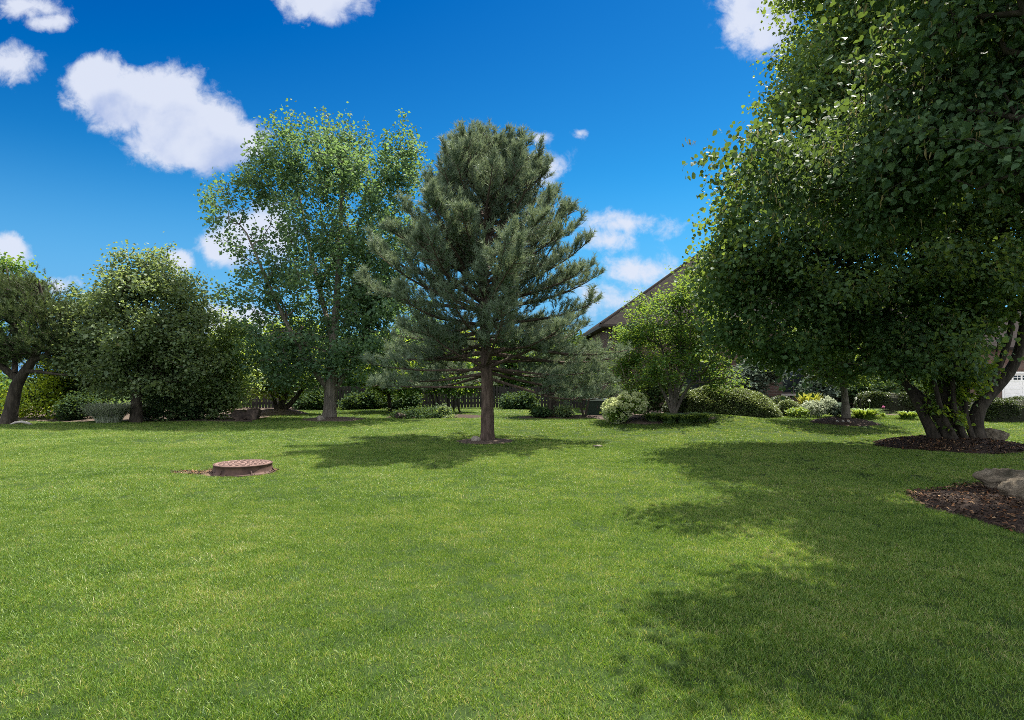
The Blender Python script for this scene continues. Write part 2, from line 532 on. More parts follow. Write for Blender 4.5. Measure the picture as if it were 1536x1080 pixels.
def grass_mats():
    m, N, out = new_mat('grass_blade')
    geo = N.node('ShaderNodeNewGeometry')
    oi = N.node('ShaderNodeObjectInfo')
    at = N.node('ShaderNodeAttribute', attribute_name='rnd')
    big = N.noise(geo.outputs['Position'], 0.55, 4, 0.6)
    mid = N.noise(geo.outputs['Position'], 3.2, 4, 0.6)
    f = N.math('ADD', N.math('MULTIPLY', at.outputs['Fac'], 0.72), N.math('MULTIPLY', oi.outputs['Random'], 0.16))
    f = N.math('ADD', f, N.math('MULTIPLY', N.maprange(big, .3, .7), 0.28))
    f = N.math('ADD', f, N.math('MULTIPLY', N.maprange(mid, .3, .7), 0.22))
    c = N.ramp(f, [(0.08, (0.018, 0.050, 0.007)), (0.36, (0.066, 0.143, 0.015)), (0.66, (0.152, 0.244, 0.034)), (0.92, (0.23, 0.285, 0.075)), (1.0, (0.34, 0.32, 0.15))])
    b = principled(N, c, 0.48, 0.4)
    t = N.node('ShaderNodeBsdfTranslucent')
    tc2 = N.mix(1.0, c, (1.75, 1.60, 0.9, 1), 'MULTIPLY')
    N.l.new(tc2, t.inputs[0])
    mx = N.node('ShaderNodeMixShader')
    mx.inputs[0].default_value = 0.33
    N.l.new(b.outputs[0], mx.inputs[1]); N.l.new(t.outputs[0], mx.inputs[2])
    N.l.new(mx.outputs[0], out.inputs[0])
    g, N, out = new_mat('lawn_ground')
    geo = N.node('ShaderNodeNewGeometry')
    big = N.noise(geo.outputs['Position'], 0.55, 4, 0.6)
    fine = N.noise(geo.outputs['Position'], 30.0, 5, 0.7)
    c = N.ramp(N.math('ADD', N.math('MULTIPLY', big, .4), N.math('MULTIPLY', fine, .6)), [(0.3, (0.012, 0.024, 0.006)), (0.55, (0.030, 0.052, 0.012)), (0.75, (0.065, 0.075, 0.026))])
    s = principled(N, c, 0.95, 0.1, bump(N, fine, 0.7, 0.03))
    N.l.new(s.outputs[0], out.inputs[0])
    return m, g


M['grass'], M['lawn'] = grass_mats()

# ------------------------------------------------------------------ beds (where no grass grows)
BEDS = []      # ellipses (x, y, rx, ry)


def in_bed(x, y, grow_by=0.0):
    r = np.zeros(np.shape(x), bool)
    wob = 0.06 * np.sin(np.arctan2(y - 7.2, x - 7.3) * 7)
    for (cx, cy, rx, ry) in BEDS:
        a = np.arctan2(y - cy, x - cx)
        w = 1 + 0.035 * np.sin(5 * a + cx) + 0.02 * np.sin(11 * a)
        r |= ((x - cx) / (rx + grow_by)) ** 2 + ((y - cy) / (ry + grow_by)) ** 2 < w * w
    # border along the house front and along the left boundary
    r |= (y > 21.6 + 1.9 * smooth(5.5, 7.5, x) - 0.4 * smooth(9, 12, x) - 0.6 * smooth(13, 18, x) + 0.10 * np.sin(x * 1.7) - grow_by) & (x > 3.2) & (y < 31) & (x < 24)
    r |= (y > 22.6 + 0.12 * np.sin(x * 1.3) - grow_by) & (x < -9.4 - 0.1 * (y - 22)) & (y < 34)
    return r


# ------------------------------------------------------------------ ground
def ground():
    def axis(lo, hi, inner_lo, inner_hi, step):
        a = [inner_lo]
        s = step
        left = []
        x = inner_lo
        while x > lo:
            s *= 1.35; x -= s; left.append(x)
        s = step; right = []
        x = inner_hi
        while x < hi:
            s *= 1.35; x += s; right.append(x)
        return np.array(left[::-1] + list(np.arange(inner_lo, inner_hi + 1e-6, step)) + right)
    xs = axis(-1500, 1500, -30, 44, 0.4); ys = axis(-1500, 1500, -4, 56, 0.4)
    X, Y = np.meshgrid(xs, ys)
    V = np.stack([X, Y, H(X, Y)], -1).reshape(-1, 3)
    n = len(xs); m = len(ys)
    i = (np.arange(m - 1)[:, None] * n + np.arange(n - 1)[None]).ravel()
    o = mesh_obj('lawn', V, np.stack([i, i + 1, i + n + 1, i + n], -1), M['lawn'], smooth_shade=True)
    tag(o, kind='structure')


ground()


def mound(name, cx, cy, rx, ry, hgt, mat, rings=14, seg=64, rough=0.012, edge=-0.01):
    V = []
    r = np.random.default_rng(int(abs(cx * 97 + cy * 13)) + 3)
    for k in range(rings + 1):
        t = k / rings
        for s in range(seg):
            a = s * 2 * math.pi / seg
            w = 1 + 0.035 * math.sin(5 * a + cx) + 0.02 * math.sin(11 * a)
            x = cx + rx * t * w * math.cos(a); y = cy + ry * t * w * math.sin(a)
            z = float(H(x, y)) + hgt * (1 - t ** 2.2) + edge + 0.02 + (r.normal(0, rough) if k < rings else -0.025)
            V.append((x, y, z))
    q = [(k * seg + s, k * seg + (s + 1) % seg, (k + 1) * seg + (s + 1) % seg, (k + 1) * seg + s) for k in range(rings) for s in range(seg)]
    o = mesh_obj(name, V, np.array(q), mat, smooth_shade=True)
    tag(o, kind='structure')

    def zf(x, y):
        t = np.sqrt(((x - cx) / rx) ** 2 + ((y - cy) / ry) ** 2)
        return H(x, y) + hgt * (1 - np.minimum(t, 1) ** 2.2) + edge + 0.02
    return o, zf


def chips(parent, cx, cy, rx, ry, zf, n, ln=(0.03, 0.09), wid=0.009):
    r = np.sqrt(rng.random(n)); a = rng.random(n) * 2 * math.pi
    w = 1 + 0.035 * np.sin(5 * a + cx) + 0.02 * np.sin(11 * a)
    x = cx + rx * r * w * np.cos(a); y = cy + ry * r * w * np.sin(a)
    c = np.stack([x, y, zf(x, y) + 0.006 + rng.random(n) * 0.02], -1)
    th = rng.random(n) * math.pi * 2
    d = np.stack([np.cos(th), np.sin(th), rng.normal(0, .25, n)], -1)
    s = norm(np.cross(d, np.array([0, 0, 1.0]) + rng.normal(0, .35, (n, 3))))
    u = np.cross(s, d)
    L = rng.uniform(*ln, n)[:, None]; W = (wid * rng.uniform(.5, 1.6, n))[:, None]
    bend = u * rng.uniform(-.15, .35, n)[:, None] * L
    pts = [c - d * L / 2 - s * W * .5, c - d * L / 2 + s * W * .5, c + bend + s * W, c + d * L / 2 + s * W * .4, c + d * L / 2 - s * W * .4, c + bend - s * W]
    V = np.stack(pts, 1).reshape(-1, 3)
    i = np.arange(n)[:, None] * 6
    Q = np.concatenate([i + np.array([0, 1, 2, 5]), i + np.array([5, 2, 3, 4])])
    o = mesh_obj('wood_chips', V, Q, M['chips'], parent, np.repeat(rng.random(n), 6))
    tag(o, kind='stuff')


BED_SPECS = [  # name, x, y, rx, ry, height, material
    ('mulch_bed', 7.3, 7.25, 2.3, 2.15, 0.10, 'mulch'),
    ('mulch_bed', 10.15, 14.5, 1.65, 1.35, 0.17, 'mulch'),
    ('mulch_bed', -0.66, 15.65, 0.75, 0.55, 0.05, 'mulch_pale'),
    ('mulch_bed', -6.75, 23.6, 1.2, 0.9, 0.10, 'mulch_pale'),
    ('mulch_bed', -10.2, 27.3, 1.3, 1.1, 0.22, 'mulch_pale'),
    ('mulch_bed', 4.75, 20.0, 1.7, 1.55, 0.06, 'mulch_pale'),
    ('mulch_bed', 10.55, 19.9, 1.05, 0.8, 0.15, 'mulch'),
    ('mulch_bed', -3.1, 25.6, 2.1, 1.3, 0.05, 'mulch'),
    ('mulch_bed', 2.0, 25.0, 1.9, 0.9, 0.05, 'mulch'),
]
for b in BED_SPECS:
    BEDS.append(b[1:5])
MAN = np.array([-4.56, 10.62])
BEDS.append((MAN[0] - 0.10, MAN[1] - 0.0, 0.66, 0.50))
for i, (nm, cx, cy, rx, ry, hg, mt) in enumerate(BED_SPECS):
    o, zf = mound(nm, cx, cy, rx, ry, hg, M[mt], rough=0.012 if i < 2 else 0.01)
    if i == 0: chips(o, cx, cy, rx, ry, zf, 9000)
    if i == 1: chips(o, cx, cy, rx, ry, zf, 4000, (.04, .1), .012)
o, zf = mound('soil_patch', MAN[0] - 0.10, MAN[1] - 0.0, 0.66, 0.50, 0.015, M['soil'], 8, 40, 0.006)
chips(o, MAN[0] - 0.10, MAN[1], 0.66, 0.50, zf, 500, (.03, .08), .006)
o, zf = mound('soil_patch', MAN[0] - 0.80, MAN[1] - 0.20, 0.34, 0.13, 0.006, M['soil'], 6, 24, 0.006)
chips(o, MAN[0] - 0.80, MAN[1] - 0.20, 0.34, 0.13, zf, 160, (.03, .08), .006)
BEDS.append((MAN[0] - 0.80, MAN[1] - 0.20, 0.26, 0.08))


def border_beds():
    for (x0, x1, y0, y1) in ((3.0, 24.2, 20.4, 30.2), (-34, -9.0, 21.4, 34)):
        xs = np.arange(x0, x1, .2); ys = np.arange(y0, y1, .2)
        X, Y = np.meshgrid(xs, ys)
        n = len(xs)
        V = np.stack([X, Y, H(X, Y) + 0.012 + rng.normal(0, .008, X.shape)], -1).reshape(-1, 3)
        i = (np.arange(len(ys) - 1)[:, None] * n + np.arange(n - 1)[None]).ravel()
        q = np.stack([i, i + 1, i + n + 1, i + n], -1)
        c = V[q].mean(1)
        ok = (c[:, 1] > 0)
        m = np.zeros(len(c), bool)
        save = list(BEDS); BEDS.clear()
        m = in_bed(c[:, 0], c[:, 1])
        BEDS.extend(save)
        q = q[m & ok]
        used, inv = np.unique(q, return_inverse=True)
        o = mesh_obj('mulch_border', V[used], inv.reshape(-1, 4), M['mulch_pale'], smooth_shade=True)
        tag(o, kind='structure')


border_beds()


# ------------------------------------------------------------------ grass blades: tufts spread by geometry nodes
def grass():
    tufts = bpy.data.collections.new('grass_tufts')

    def tuft(idx, n, rad, hgt, wid):
        a = rng.random(n) * 2 * math.pi; r = rad * np.sqrt(rng.random(n))
        base = np.stack([r * np.cos(a), r * np.sin(a), np.full(n, -0.012)], -1)
        th = rng.random(n) * 2 * math.pi
        lean = np.abs(rng.normal(0, .55, n)) + .1
        d = norm(np.stack([np.cos(th) * lean, np.sin(th) * lean, np.ones(n)], -1))
        L = (hgt * rng.uniform(.55, 1.15, n))[:, None]
        th2 = rng.random(n) * 2 * math.pi
        s = norm(np.cross(d, np.stack([np.cos(th2), np.sin(th2), 0 * th2], -1)))
        W = (wid * rng.uniform(.7, 1.3, n))[:, None]
        bend = np.stack([np.cos(th), np.sin(th), -.45 + 0 * th], -1) * L * rng.uniform(.0, .38, n)[:, None]
        m = base + d * L * .55
        t = base + d * L + bend
        V = np.stack([base - s * W, base + s * W, m + s * W * .8 + bend * .2, m - s * W * .8 + bend * .2, t], 1).reshape(-1, 3)
        i = np.arange(n)[:, None] * 5
        Q = i + np.array([0, 1, 2, 3]); T = i + np.array([3, 2, 4])
        rv = np.clip(rng.random(n) ** 1.6 * .95 - .04, 0, 1)
        me_o = mesh_obj('grass_tuft', V, [Q, T], M['grass'], attr=np.repeat(rv, 5))
        COL.objects.unlink(me_o)
        tufts.objects.link(me_o)
    for k in range(10):
        tuft(k, 66, 0.085, 0.047, 0.0017)

    def scatter(d0, d1, dens, sc):
        xm = d1 * 0.98 + 2.5
        n = int(dens * (2 * xm) * (d1 - d0))
        x = rng.uniform(-xm, xm, n); y = rng.uniform(d0, d1, n)
        ok = (np.abs(x) < 0.98 * np.maximum(y, 0) + 2.2) & ~in_bed(x, y, -0.02)
        ok &= ~((x > 4.4) & (y > 29.8)) & ~(y > 52)
        x, y = x[ok], y[ok]
        return np.stack([x, y, H(x, y)], -1), np.full(len(x), sc)
    sets = [scatter(1.2, 8, 310, .95), scatter(8, 15, 140, 1.2), scatter(15, 24, 50, 1.6), scatter(24, 46, 16, 2.3)]
    V = np.vstack([s[0] for s in sets]); S = np.concatenate([s[1] for s in sets]) * 1.0
    # slightly longer tufts in places, worn places shorter
    S = S * (1 + .18 * np.sin(V[:, 0] * 1.1 + 2) * np.sin(V[:, 1] * .9) + rng.normal(0, .16, len(S)))
    me = bpy.data.meshes.new('grass')
    me.vertices.add(len(V)); me.vertices.foreach_set('co', V.astype(np.float32).ravel())
    a = me.attributes.new('sc', 'FLOAT', 'POINT'); a.data.foreach_set('value', np.clip(S, .4, 4).astype(np.float32))
    a = me.attributes.new('rot', 'FLOAT', 'POINT'); a.data.foreach_set('value', (rng.random(len(V)) * 6.283).astype(np.float32))
    me.materials.append(M['grass'])
    o = bpy.data.objects.new('grass', me); COL.objects.link(o)
    tag(o, 'short mown green lawn grass with sunlit and shaded patches', 'grass', kind='stuff')
    ng = bpy.data.node_groups.new('spread_grass', 'GeometryNodeTree')
    ng.interface.new_socket('Geometry', in_out='INPUT', socket_type='NodeSocketGeometry')
    ng.interface.new_socket('Geometry', in_out='OUTPUT', socket_type='NodeSocketGeometry')
    gi = ng.nodes.new('NodeGroupInput'); go = ng.nodes.new('NodeGroupOutput')
    ci = ng.nodes.new('GeometryNodeCollectionInfo'); ci.inputs['Collection'].default_value = tufts
    ci.inputs['Separate Children'].default_value = True; ci.inputs['Reset Children'].default_value = True
    mp = ng.nodes.new('GeometryNodeMeshToPoints')
    ip = ng.nodes.new('GeometryNodeInstanceOnPoints'); ip.inputs['Pick Instance'].default_value = True
    na = ng.nodes.new('GeometryNodeInputNamedAttribute'); na.data_type = 'FLOAT'; na.inputs[0].default_value = 'sc'
    nr = ng.nodes.new('GeometryNodeInputNamedAttribute'); nr.data_type = 'FLOAT'; nr.inputs[0].default_value = 'rot'
    cx = ng.nodes.new('ShaderNodeCombineXYZ')
    L = ng.links.new
    L(gi.outputs[0], mp.inputs[0]); L(mp.outputs[0], ip.inputs['Points']); L(ci.outputs[0], ip.inputs['Instance'])
    L(nr.outputs[0], cx.inputs[2]); L(cx.outputs[0], ip.inputs['Rotation'])
    sx = ng.nodes.new('ShaderNodeCombineXYZ')
    pw = ng.nodes.new('ShaderNodeMath'); pw.operation = 'POWER'; pw.inputs[1].default_value = 0.45
    L(na.outputs[0], pw.inputs[0])
    L(na.outputs[0], sx.inputs[0]); L(na.outputs[0], sx.inputs[1]); L(pw.outputs[0], sx.inputs[2])
    L(sx.outputs[0], ip.inputs['Scale'])
    L(ip.outputs[0], go.inputs[0])
    md = o.modifiers.new('spread', 'NODES'); md.node_group = ng


grass()


# ------------------------------------------------------------------ plants
LEAF_NEAR = (np.array([(0, 0, 0), (-.40, .16, .05), (-.50, .45, .07), (-.25, .80, .0), (0, 1.05, -.10), (.25, .80, .0), (.50, .45, .07), (.40, .16, .05), (0, .5, -.03)]),
             np.array([(0, 8, 2, 1), (8, 4, 3, 2), (0, 7, 6, 8), (8, 6, 5, 4)]), None)
LEAF_FAR = (np.array([(0, 0, 0), (-.42, .42, .08), (0, 1.0, -.06), (.42, .42, .08)]), None, np.array([(0, 2, 1), (0, 3, 2)]))
LEAF_STRAP = (np.array([(-.07, 0, 0), (.07, 0, 0), (-.10, .5, .16), (.10, .5, .16), (0, 1.0, .02)]), np.array([(0, 1, 3, 2)]), np.array([(2, 3, 4)]))


def leaves(C, Dir, n_per, spread, along, size, droop=0.3, upb=0.8, tmpl=LEAF_FAR, rnd_c=0.35, seed=0, out_bias=0.4):
    r = np.random.default_rng(seed + 5)
    N = len(C)
    k = np.maximum(1, r.poisson(n_per, N))
    idx = np.repeat(np.arange(N), k)
    n = len(idx)
    c = C[idx]; d = Dir[idx]
    p = c + d * r.uniform(-along, along * .35, n)[:, None] + r.normal(0, spread, (n, 3)) * np.array([1, 1, .75])
    rv = norm(r.normal(0, 1, (n, 3)))
    a = norm(rv * np.array([1, 1, .5]) + d * out_bias + np.array([0, 0, -droop]))
    nn = norm(np.array([0, 0, upb]) + norm(r.normal(0, 1, (n, 3))) * .8)
    s = norm(np.cross(a, nn)); nn = np.cross(s, a)
    L = size * np.exp(r.normal(0, .22, n))
    tv, tq, tt = tmpl
    V = p[:, None, :] + L[:, None, None] * (tv[None, :, 0:1] * s[:, None, :] + tv[None, :, 1:2] * a[:, None, :] + tv[None, :, 2:3] * nn[:, None, :])
    m = len(tv)
    i = (np.arange(n) * m)[:, None, None]
    fs = []
    if tq is not None: fs.append((i + tq[None]).reshape(-1, 4))
    if tt is not None: fs.append((i + tt[None]).reshape(-1, 3))
    cr = r.random(N)
    rnd = (1 - rnd_c) * r.random(n) + rnd_c * cr[idx]
    return V.reshape(-1, 3), fs, np.repeat(rnd, m)


def needles(C, Dir, length, n, nl, width, seed=0, spreadang=0.75):
    """needle brushes along short shoots"""
    r = np.random.default_rng(seed + 9)
    N = len(C)
    idx = np.repeat(np.arange(N), n)
    m = len(idx)
    d = Dir[idx]
    t = r.random(m)
    p = C[idx] + d * (t * length)[:, None]
    rv = norm(r.normal(0, 1, (m, 3)))
    side = norm(rv - d * (rv * d).sum(1, keepdims=True))
    a = norm(d * r.uniform(.55, 1.2, m)[:, None] + side * spreadang * r.uniform(.6, 1.3, m)[:, None])
    s = norm(np.cross(a, norm(r.normal(0, 1, (m, 3)))))
    L = (nl * r.uniform(.7, 1.15, m))[:, None]
    V = np.stack([p - s * width, p + s * width, p + a * L], 1).reshape(-1, 3)
    T = np.arange(m * 3).reshape(-1, 3)
    cr = r.random(N)
    rnd = .45 * r.random(m) + .53 * cr[idx]
    return V, [T], np.repeat(rnd, 3)


def lobe_points(lobes, n, shell=0.45, seed=0, clump=0, sigma=0.25):
    """points in the outer part of a set of ellipsoids, gathered in clumps"""
    r = np.random.default_rng(seed + 21)
    if clump > 1:
        c = lobe_points(lobes, max(4, int(n / clump)), shell, seed)
        k = np.maximum(2, r.poisson(clump, len(c)))
        idx = np.repeat(np.arange(len(c)), k)
        sg = sigma * r.uniform(.6, 1.35, len(c))[idx]
        return c[idx] + r.normal(0, 1, (len(idx), 3)) * sg[:, None] * np.array([1, 1, .6])
    vol = np.array([np.prod(l[1]) ** .75 * (l[2] if len(l) > 2 else 1.0) for l in lobes])
    cnt = np.maximum(3, (n * vol / vol.sum()).astype(int))
    out = []
    for l, k in zip(lobes, cnt):
        v = norm(r.normal(0, 1, (k, 3)))
        rad = shell + (1 - shell) * r.random(k) ** .6
        out.append(np.asarray(l[0]) + v * rad[:, None] * np.asarray(l[1]))
    return np.vstack(out)


class Skeleton:
    """branches that join a set of tips to the trunks"""
    def __init__(self, trunks, tips, bf=0.3, seg=0.45, jitter=0.05, lift=0.0, attach=0.35, seed=0, maxlen=None):
        r = np.random.default_rng(seed + 31)
        cap = 400 + sum(len(t) for t in trunks) * 12 + len(tips) * 14
        pos = np.zeros((cap, 3)); par = np.full(cap, -1); pl = np.zeros(cap); rad = np.zeros(cap); ok = np.zeros(cap, bool)
        n = 0
        for tr in trunks:
            tr = np.asarray(tr, float)
            prev = -1
            segs = []
            for a, b in zip(tr[:-1], tr[1:]):
                m = max(1, int(np.linalg.norm(b[:3] - a[:3]) / .22))
                segs += [a + (b - a) * k / m for k in range(m)]
            segs.append(tr[-1])
            segs = np.array(segs)
            if len(segs) > 4:      # soften the corners
                sm = segs.copy()
                for _ in range(3):
                    sm[1:-1] = (sm[:-2] + 2 * sm[1:-1] + sm[2:]) / 4
                segs = sm
            tot = len(segs)
            for k, s in enumerate(segs):
                pos[n] = s[:3]; rad[n] = s[3]; par[n] = prev
                if prev >= 0: pl[n] = pl[prev] + np.linalg.norm(pos[n] - pos[prev])
                ok[n] = k >= attach * tot
                prev = n; n += 1
        nt = n
        d0 = np.min(np.linalg.norm(tips[:, None] - pos[None, :nt][:, ok[:nt]], axis=2), axis=1)
        tipnode = np.zeros(len(tips), int)
        for ti in np.argsort(d0):
            T = tips[ti]
            dv = T - pos[:n]
            d = np.sqrt((dv * dv).sum(1))
            cost = d + bf * pl[:n] + np.where(ok[:n], 0, 1e6) + 0.35 * np.maximum(0, -dv[:, 2])
            j = int(np.argmin(cost))
            m = max(1, int(d[j] / seg))
            prev = j
            A = pos[j]
            bow = r.normal(0, jitter, 3) * d[j]
            bow[2] += lift * d[j]
            for k in range(1, m + 1):
                f = k / m
                pos[n] = A + (T - A) * f + bow * math.sin(math.pi * f)
                par[n] = prev; pl[n] = pl[prev] + np.linalg.norm(pos[n] - pos[prev]); ok[n] = True
                prev = n; n += 1
            tipnode[ti] = prev
        self.n, self.nt = n, nt
        self.pos, self.par, self.rad = pos[:n], par[:n], rad[:n]
        self.tipnode = tipnode
        cnt = np.zeros(n)
        cnt[tipnode] += 1
        for i in range(n - 1, nt - 1, -1):
            if par[i] >= 0: cnt[par[i]] += cnt[i]
        self.cnt = cnt
        pp = self.par[tipnode]
        self.dir = norm(self.pos[tipnode] - self.pos[np.maximum(pp, 0)])

    def tubes(self, twig=0.006, power=0.45, minr=0.0, lump=0.05, big=12):
        n = self.n
        r = np.where(np.arange(n) < self.nt, self.rad, 0)
        for i in range(self.nt, n):
            r[i] = min(twig * max(self.cnt[i], 1) ** power, 0.82 * r[self.par[i]] if self.par[i] >= 0 else 9)
        kids = [[] for _ in range(n)]
        for i in range(n):
            if self.par[i] >= 0: kids[self.par[i]].append(i)
        mb = MB()
        start = [i for i in range(n) if self.par[i] < 0]
        while start:
            i = start.pop()
            ch = [] if self.par[i] < 0 else [self.par[i]]
            ch.append(i)
            cur = i
            while kids[cur]:
                ks = kids[cur]
                if cur < self.nt:
                    tk = [k for k in ks if k < self.nt]
                    nx = tk[0] if tk else max(ks, key=lambda k: self.cnt[k])
                else:
                    nx = max(ks, key=lambda k: self.cnt[k])
                start += [k for k in ks if k != nx]
                ch.append(nx); cur = nx
            rr = r[ch].copy()
            if self.par[i] >= 0: rr[0] = min(rr[0], rr[1] * 1.15)
            if rr.max() < minr or len(ch) < 2: continue
            rr[-1] *= .5
            mx = rr.max()
            mb.tube(self.pos[ch], rr, big if mx > .07 else (7 if mx > .025 else 4), lump if mx > .05 else 0)
        return mb


def L3(px, py, D, rx, ry, rz_m, w=1.0, dz=0.0):
    """an ellipsoid of crown seen at px,py with half-widths in photo pixels, standing at distance D"""
    c = P(px, py, D)
    return (c, np.array([rx / F * D, rz_m, ry / F * D]), w)


def make_tree(name, label, cat, base, trunks, lobes, n_tips, leaf, bark, n_per=14, spread=.14, along=.4, size=.09, bf=.3, droop=.3, upb=.8,
              tmpl=LEAF_FAR, shell=.45, seed=0, lift=0.0, attach=.35, twig=.006, minr=.004, seg=.45, dirz=0.0, jitter=.05, group=None, tips=None, needle=None, power=.45, rnd_c=.35, clump=7, sigma=.24):
    t = thing(name, label, cat, base, group)
    tips_ = lobe_points(lobes, n_tips, shell, seed, clump, sigma)
    if tips is not None: tips_ = np.vstack([tips_, tips])
    gz = H(tips_[:, 0], tips_[:, 1])
    tips_ = tips_[tips_[:, 2] > gz + .12]
    sk = Skeleton(trunks, tips_, bf, seg, jitter, lift, attach, seed)
    mb = sk.tubes(twig, power, minr)
    mb.build('trunk', bark, t, True)
    d = norm(sk.dir + np.array([0, 0, dirz]))
    if needle:
        V, fs, rnd = needles(tips_ - d * needle[0] * .7, d, *needle, seed=seed)
    else:
        V, fs, rnd = leaves(tips_, d, n_per, spread, along, size, droop, upb, tmpl, seed=seed, rnd_c=rnd_c)
    gz = H(V[:, 0], V[:, 1]) + .02
    V[:, 2] = np.maximum(V[:, 2], gz)
    mesh_obj('crown', V, fs, leaf, t, rnd)
    return t, sk


def trunk_px(pts, D, scale=1.0):
    """trunk line from photo pixels (px, py, radius in pixels, extra depth)"""
    out = []
    for q in pts:
        dd = D + (q[3] if len(q) > 3 else 0)
        p = P(q[0], q[1], dd)
        out.append((*p, q[2] / F * dd * scale))
    return out


def grounded(tr, sink=.05):
    """let a trunk start a little under the ground"""
    x, y, z, r = tr[0]
    tr[0] = (x, y, float(H(x, y)) - sink, r)
    return tr


# --- cottonwood
b = G(494, 630)
D = b[1]
tr = [grounded(trunk_px([(494, 632, 12), (494, 622, 9.5), (495, 600, 9), (497, 575, 9.2), (499, 540, 6.5), (503, 480, 5.5), (508, 400, 4.3), (512, 320, 3, .4), (516, 220, 1.5, .4)], D)),
      trunk_px([(496, 586, 6), (482, 570, 5.2, -.2), (462, 545, 4.3, -.6), (432, 490, 3.2, -1), (400, 420, 2.2, -1.2), (370, 350, 1.2, -1.2)], D),
      trunk_px([(498, 585, 6), (512, 570, 5.2, .3), (530, 545, 4.2, .7), (556, 470, 3, 1.1), (580, 380, 2, 1.3), (598, 280, 1.2, 1.2)], D),
      trunk_px([(500, 520, 4.2), (486, 460, 3.6, 1), (466, 380, 2.6, 1.8), (446, 280, 1.4, 2)], D)]
lob = [L3(500, 300, D, 105, 105, 2.6, 1.2), L3(440, 242, D, 58, 50, 1.6), L3(515, 232, D, 55, 36, 1.5), L3(598, 266, D, 44, 56, 1.5), L3(400, 265, D - .5, 34, 40, 1.2), L3(435, 210, D, 20, 22, .7),
       L3(600, 218, D, 18, 16, .6), L3(475, 208, D, 22, 18, .7), L3(540, 210, D, 22, 14, .7),
       L3(365, 285, D - .5, 54, 22, 1.0, .8), L3(350, 325, D - .8, 40, 32, 1.0, .7), L3(385, 435, D - .8, 58, 34, 1.3, .8), L3(415, 385, D - .8, 56, 40, 1.5, .7), L3(410, 500, D - .5, 60, 38, 1.6, .9), L3(360, 440, D - .6, 36, 14, .7, .8),
       L3(500, 420, D, 105, 85, 2.8, 1.2), L3(590, 350, D, 54, 70, 2.0, 1.2), L3(480, 520, D, 80, 40, 2.2), L3(590, 480, D, 80, 60, 2.2, 1.5), L3(560, 430, D, 60, 52, 2.0, 1.4), L3(535, 540, D, 60, 34, 2.0, 1.3), L3(450, 555, D, 56, 30, 1.8, 1.3), L3(410, 525, D - .4, 46, 30, 1.4, 1.1), L3(345, 365, D - .6, 24, 12, .6, .6), L3(620, 240, D + .3, 24, 30, .8)]
fingers = []
for (px, py, n_) in ((392, 190, 7), (412, 178, 6), (437, 165, 8), (470, 176, 6), (488, 168, 5), (520, 172, 7), (548, 190, 6), (578, 200, 7), (603, 178, 9), (618, 200, 6), (638, 245, 6), (374, 215, 6), (655, 285, 4), (318, 292, 4), (308, 282, 3), (330, 430, 3), (372, 250, 4)):
    q = P(px, py, D + rng.uniform(-.8, .8))
    for k_ in range(n_):
        fingers += [q + np.array([rng.normal(0, .10 + .025 * k_), rng.normal(0, .12 + .03 * k_), -.22 * k_]) for _ in range(2)]
fingers = np.array(fingers)
make_tree('cottonwood_tree', 'tall open cottonwood with grey forked trunk and airy light green crown', 'tree', b, tr, lob, 3500, M['cotton_leaf'], M['bark_grey'], tips=fingers,
          n_per=17, spread=.10, along=.75, size=.11, bf=.22, droop=.5, upb=.35, shell=.3, seed=1, lift=.03, twig=.0055, dirz=.8, minr=.006, clump=4, sigma=.22)

# --- rounded lime on the left
b = G(204, 634)
D = b[1]
tr = [grounded(trunk_px([(204, 636, 10), (204, 625, 8), (205, 600, 7.5), (208, 560, 6.5), (214, 500, 5), (220, 430, 3), (224, 385, 1.2)], D)),
      trunk_px([(206, 585, 5), (190, 565, 4), (165, 530, 3), (140, 480, 1.5)], D), trunk_px([(206, 580, 5), (228, 560, 4, .4), (260, 530, 3, .6), (290, 500, 1.5, .8)], D)]
lob = [L3(226, 386, D, 24, 20, .7, .9), L3(226, 408, D, 44, 28, 1.1), L3(190, 425, D, 30, 26, .9), L3(262, 432, D, 36, 28, 1.0), L3(225, 450, D, 68, 40, 1.7, 1.1), L3(222, 500, D, 92, 46, 2.2, 1.2), L3(285, 500, D, 42, 44, 1.5), L3(170, 535, D, 58, 44, 1.8),
       L3(250, 550, D, 74, 38, 2.0, 1.0), L3(148, 468, D, 34, 34, 1.2), L3(210, 570, D, 70, 24, 1.7, .8)]
make_tree('linden_tree', 'dense rounded linden with short dark trunk beside silvery ornamental grass', 'tree', b, tr, lob, 2100, M['round_leaf'], M['bark_dark'],
          n_per=20, spread=.17, along=.4, size=.105, bf=.3, seed=2, shell=.4, minr=.008)

# --- darker tree standing behind it, to its left
c = np.array([(122 - CX) / F * 25.5, 25.5, 0.0]); c[2] = float(H(c[0], c[1]))
D = 25.5
tr = [grounded(trunk_px([(128, 628, 7), (128, 590, 6), (130, 520, 4), (132, 450, 1.5)], D))]
lob = [L3(135, 490, D, 42, 58, 1.6), L3(125, 550, D, 45, 50, 1.8), L3(120, 455, D, 28, 24, 1), L3(110, 590, D, 40, 30, 1.4)]
make_tree('shade_tree', 'narrow dark green tree crowded between the leaning pine and the rounded linden', 'tree', c, tr, lob, 700, M['dark_leaf'], M['bark_dark'], n_per=20, spread=.2, size=.115, seed=3, minr=.01)

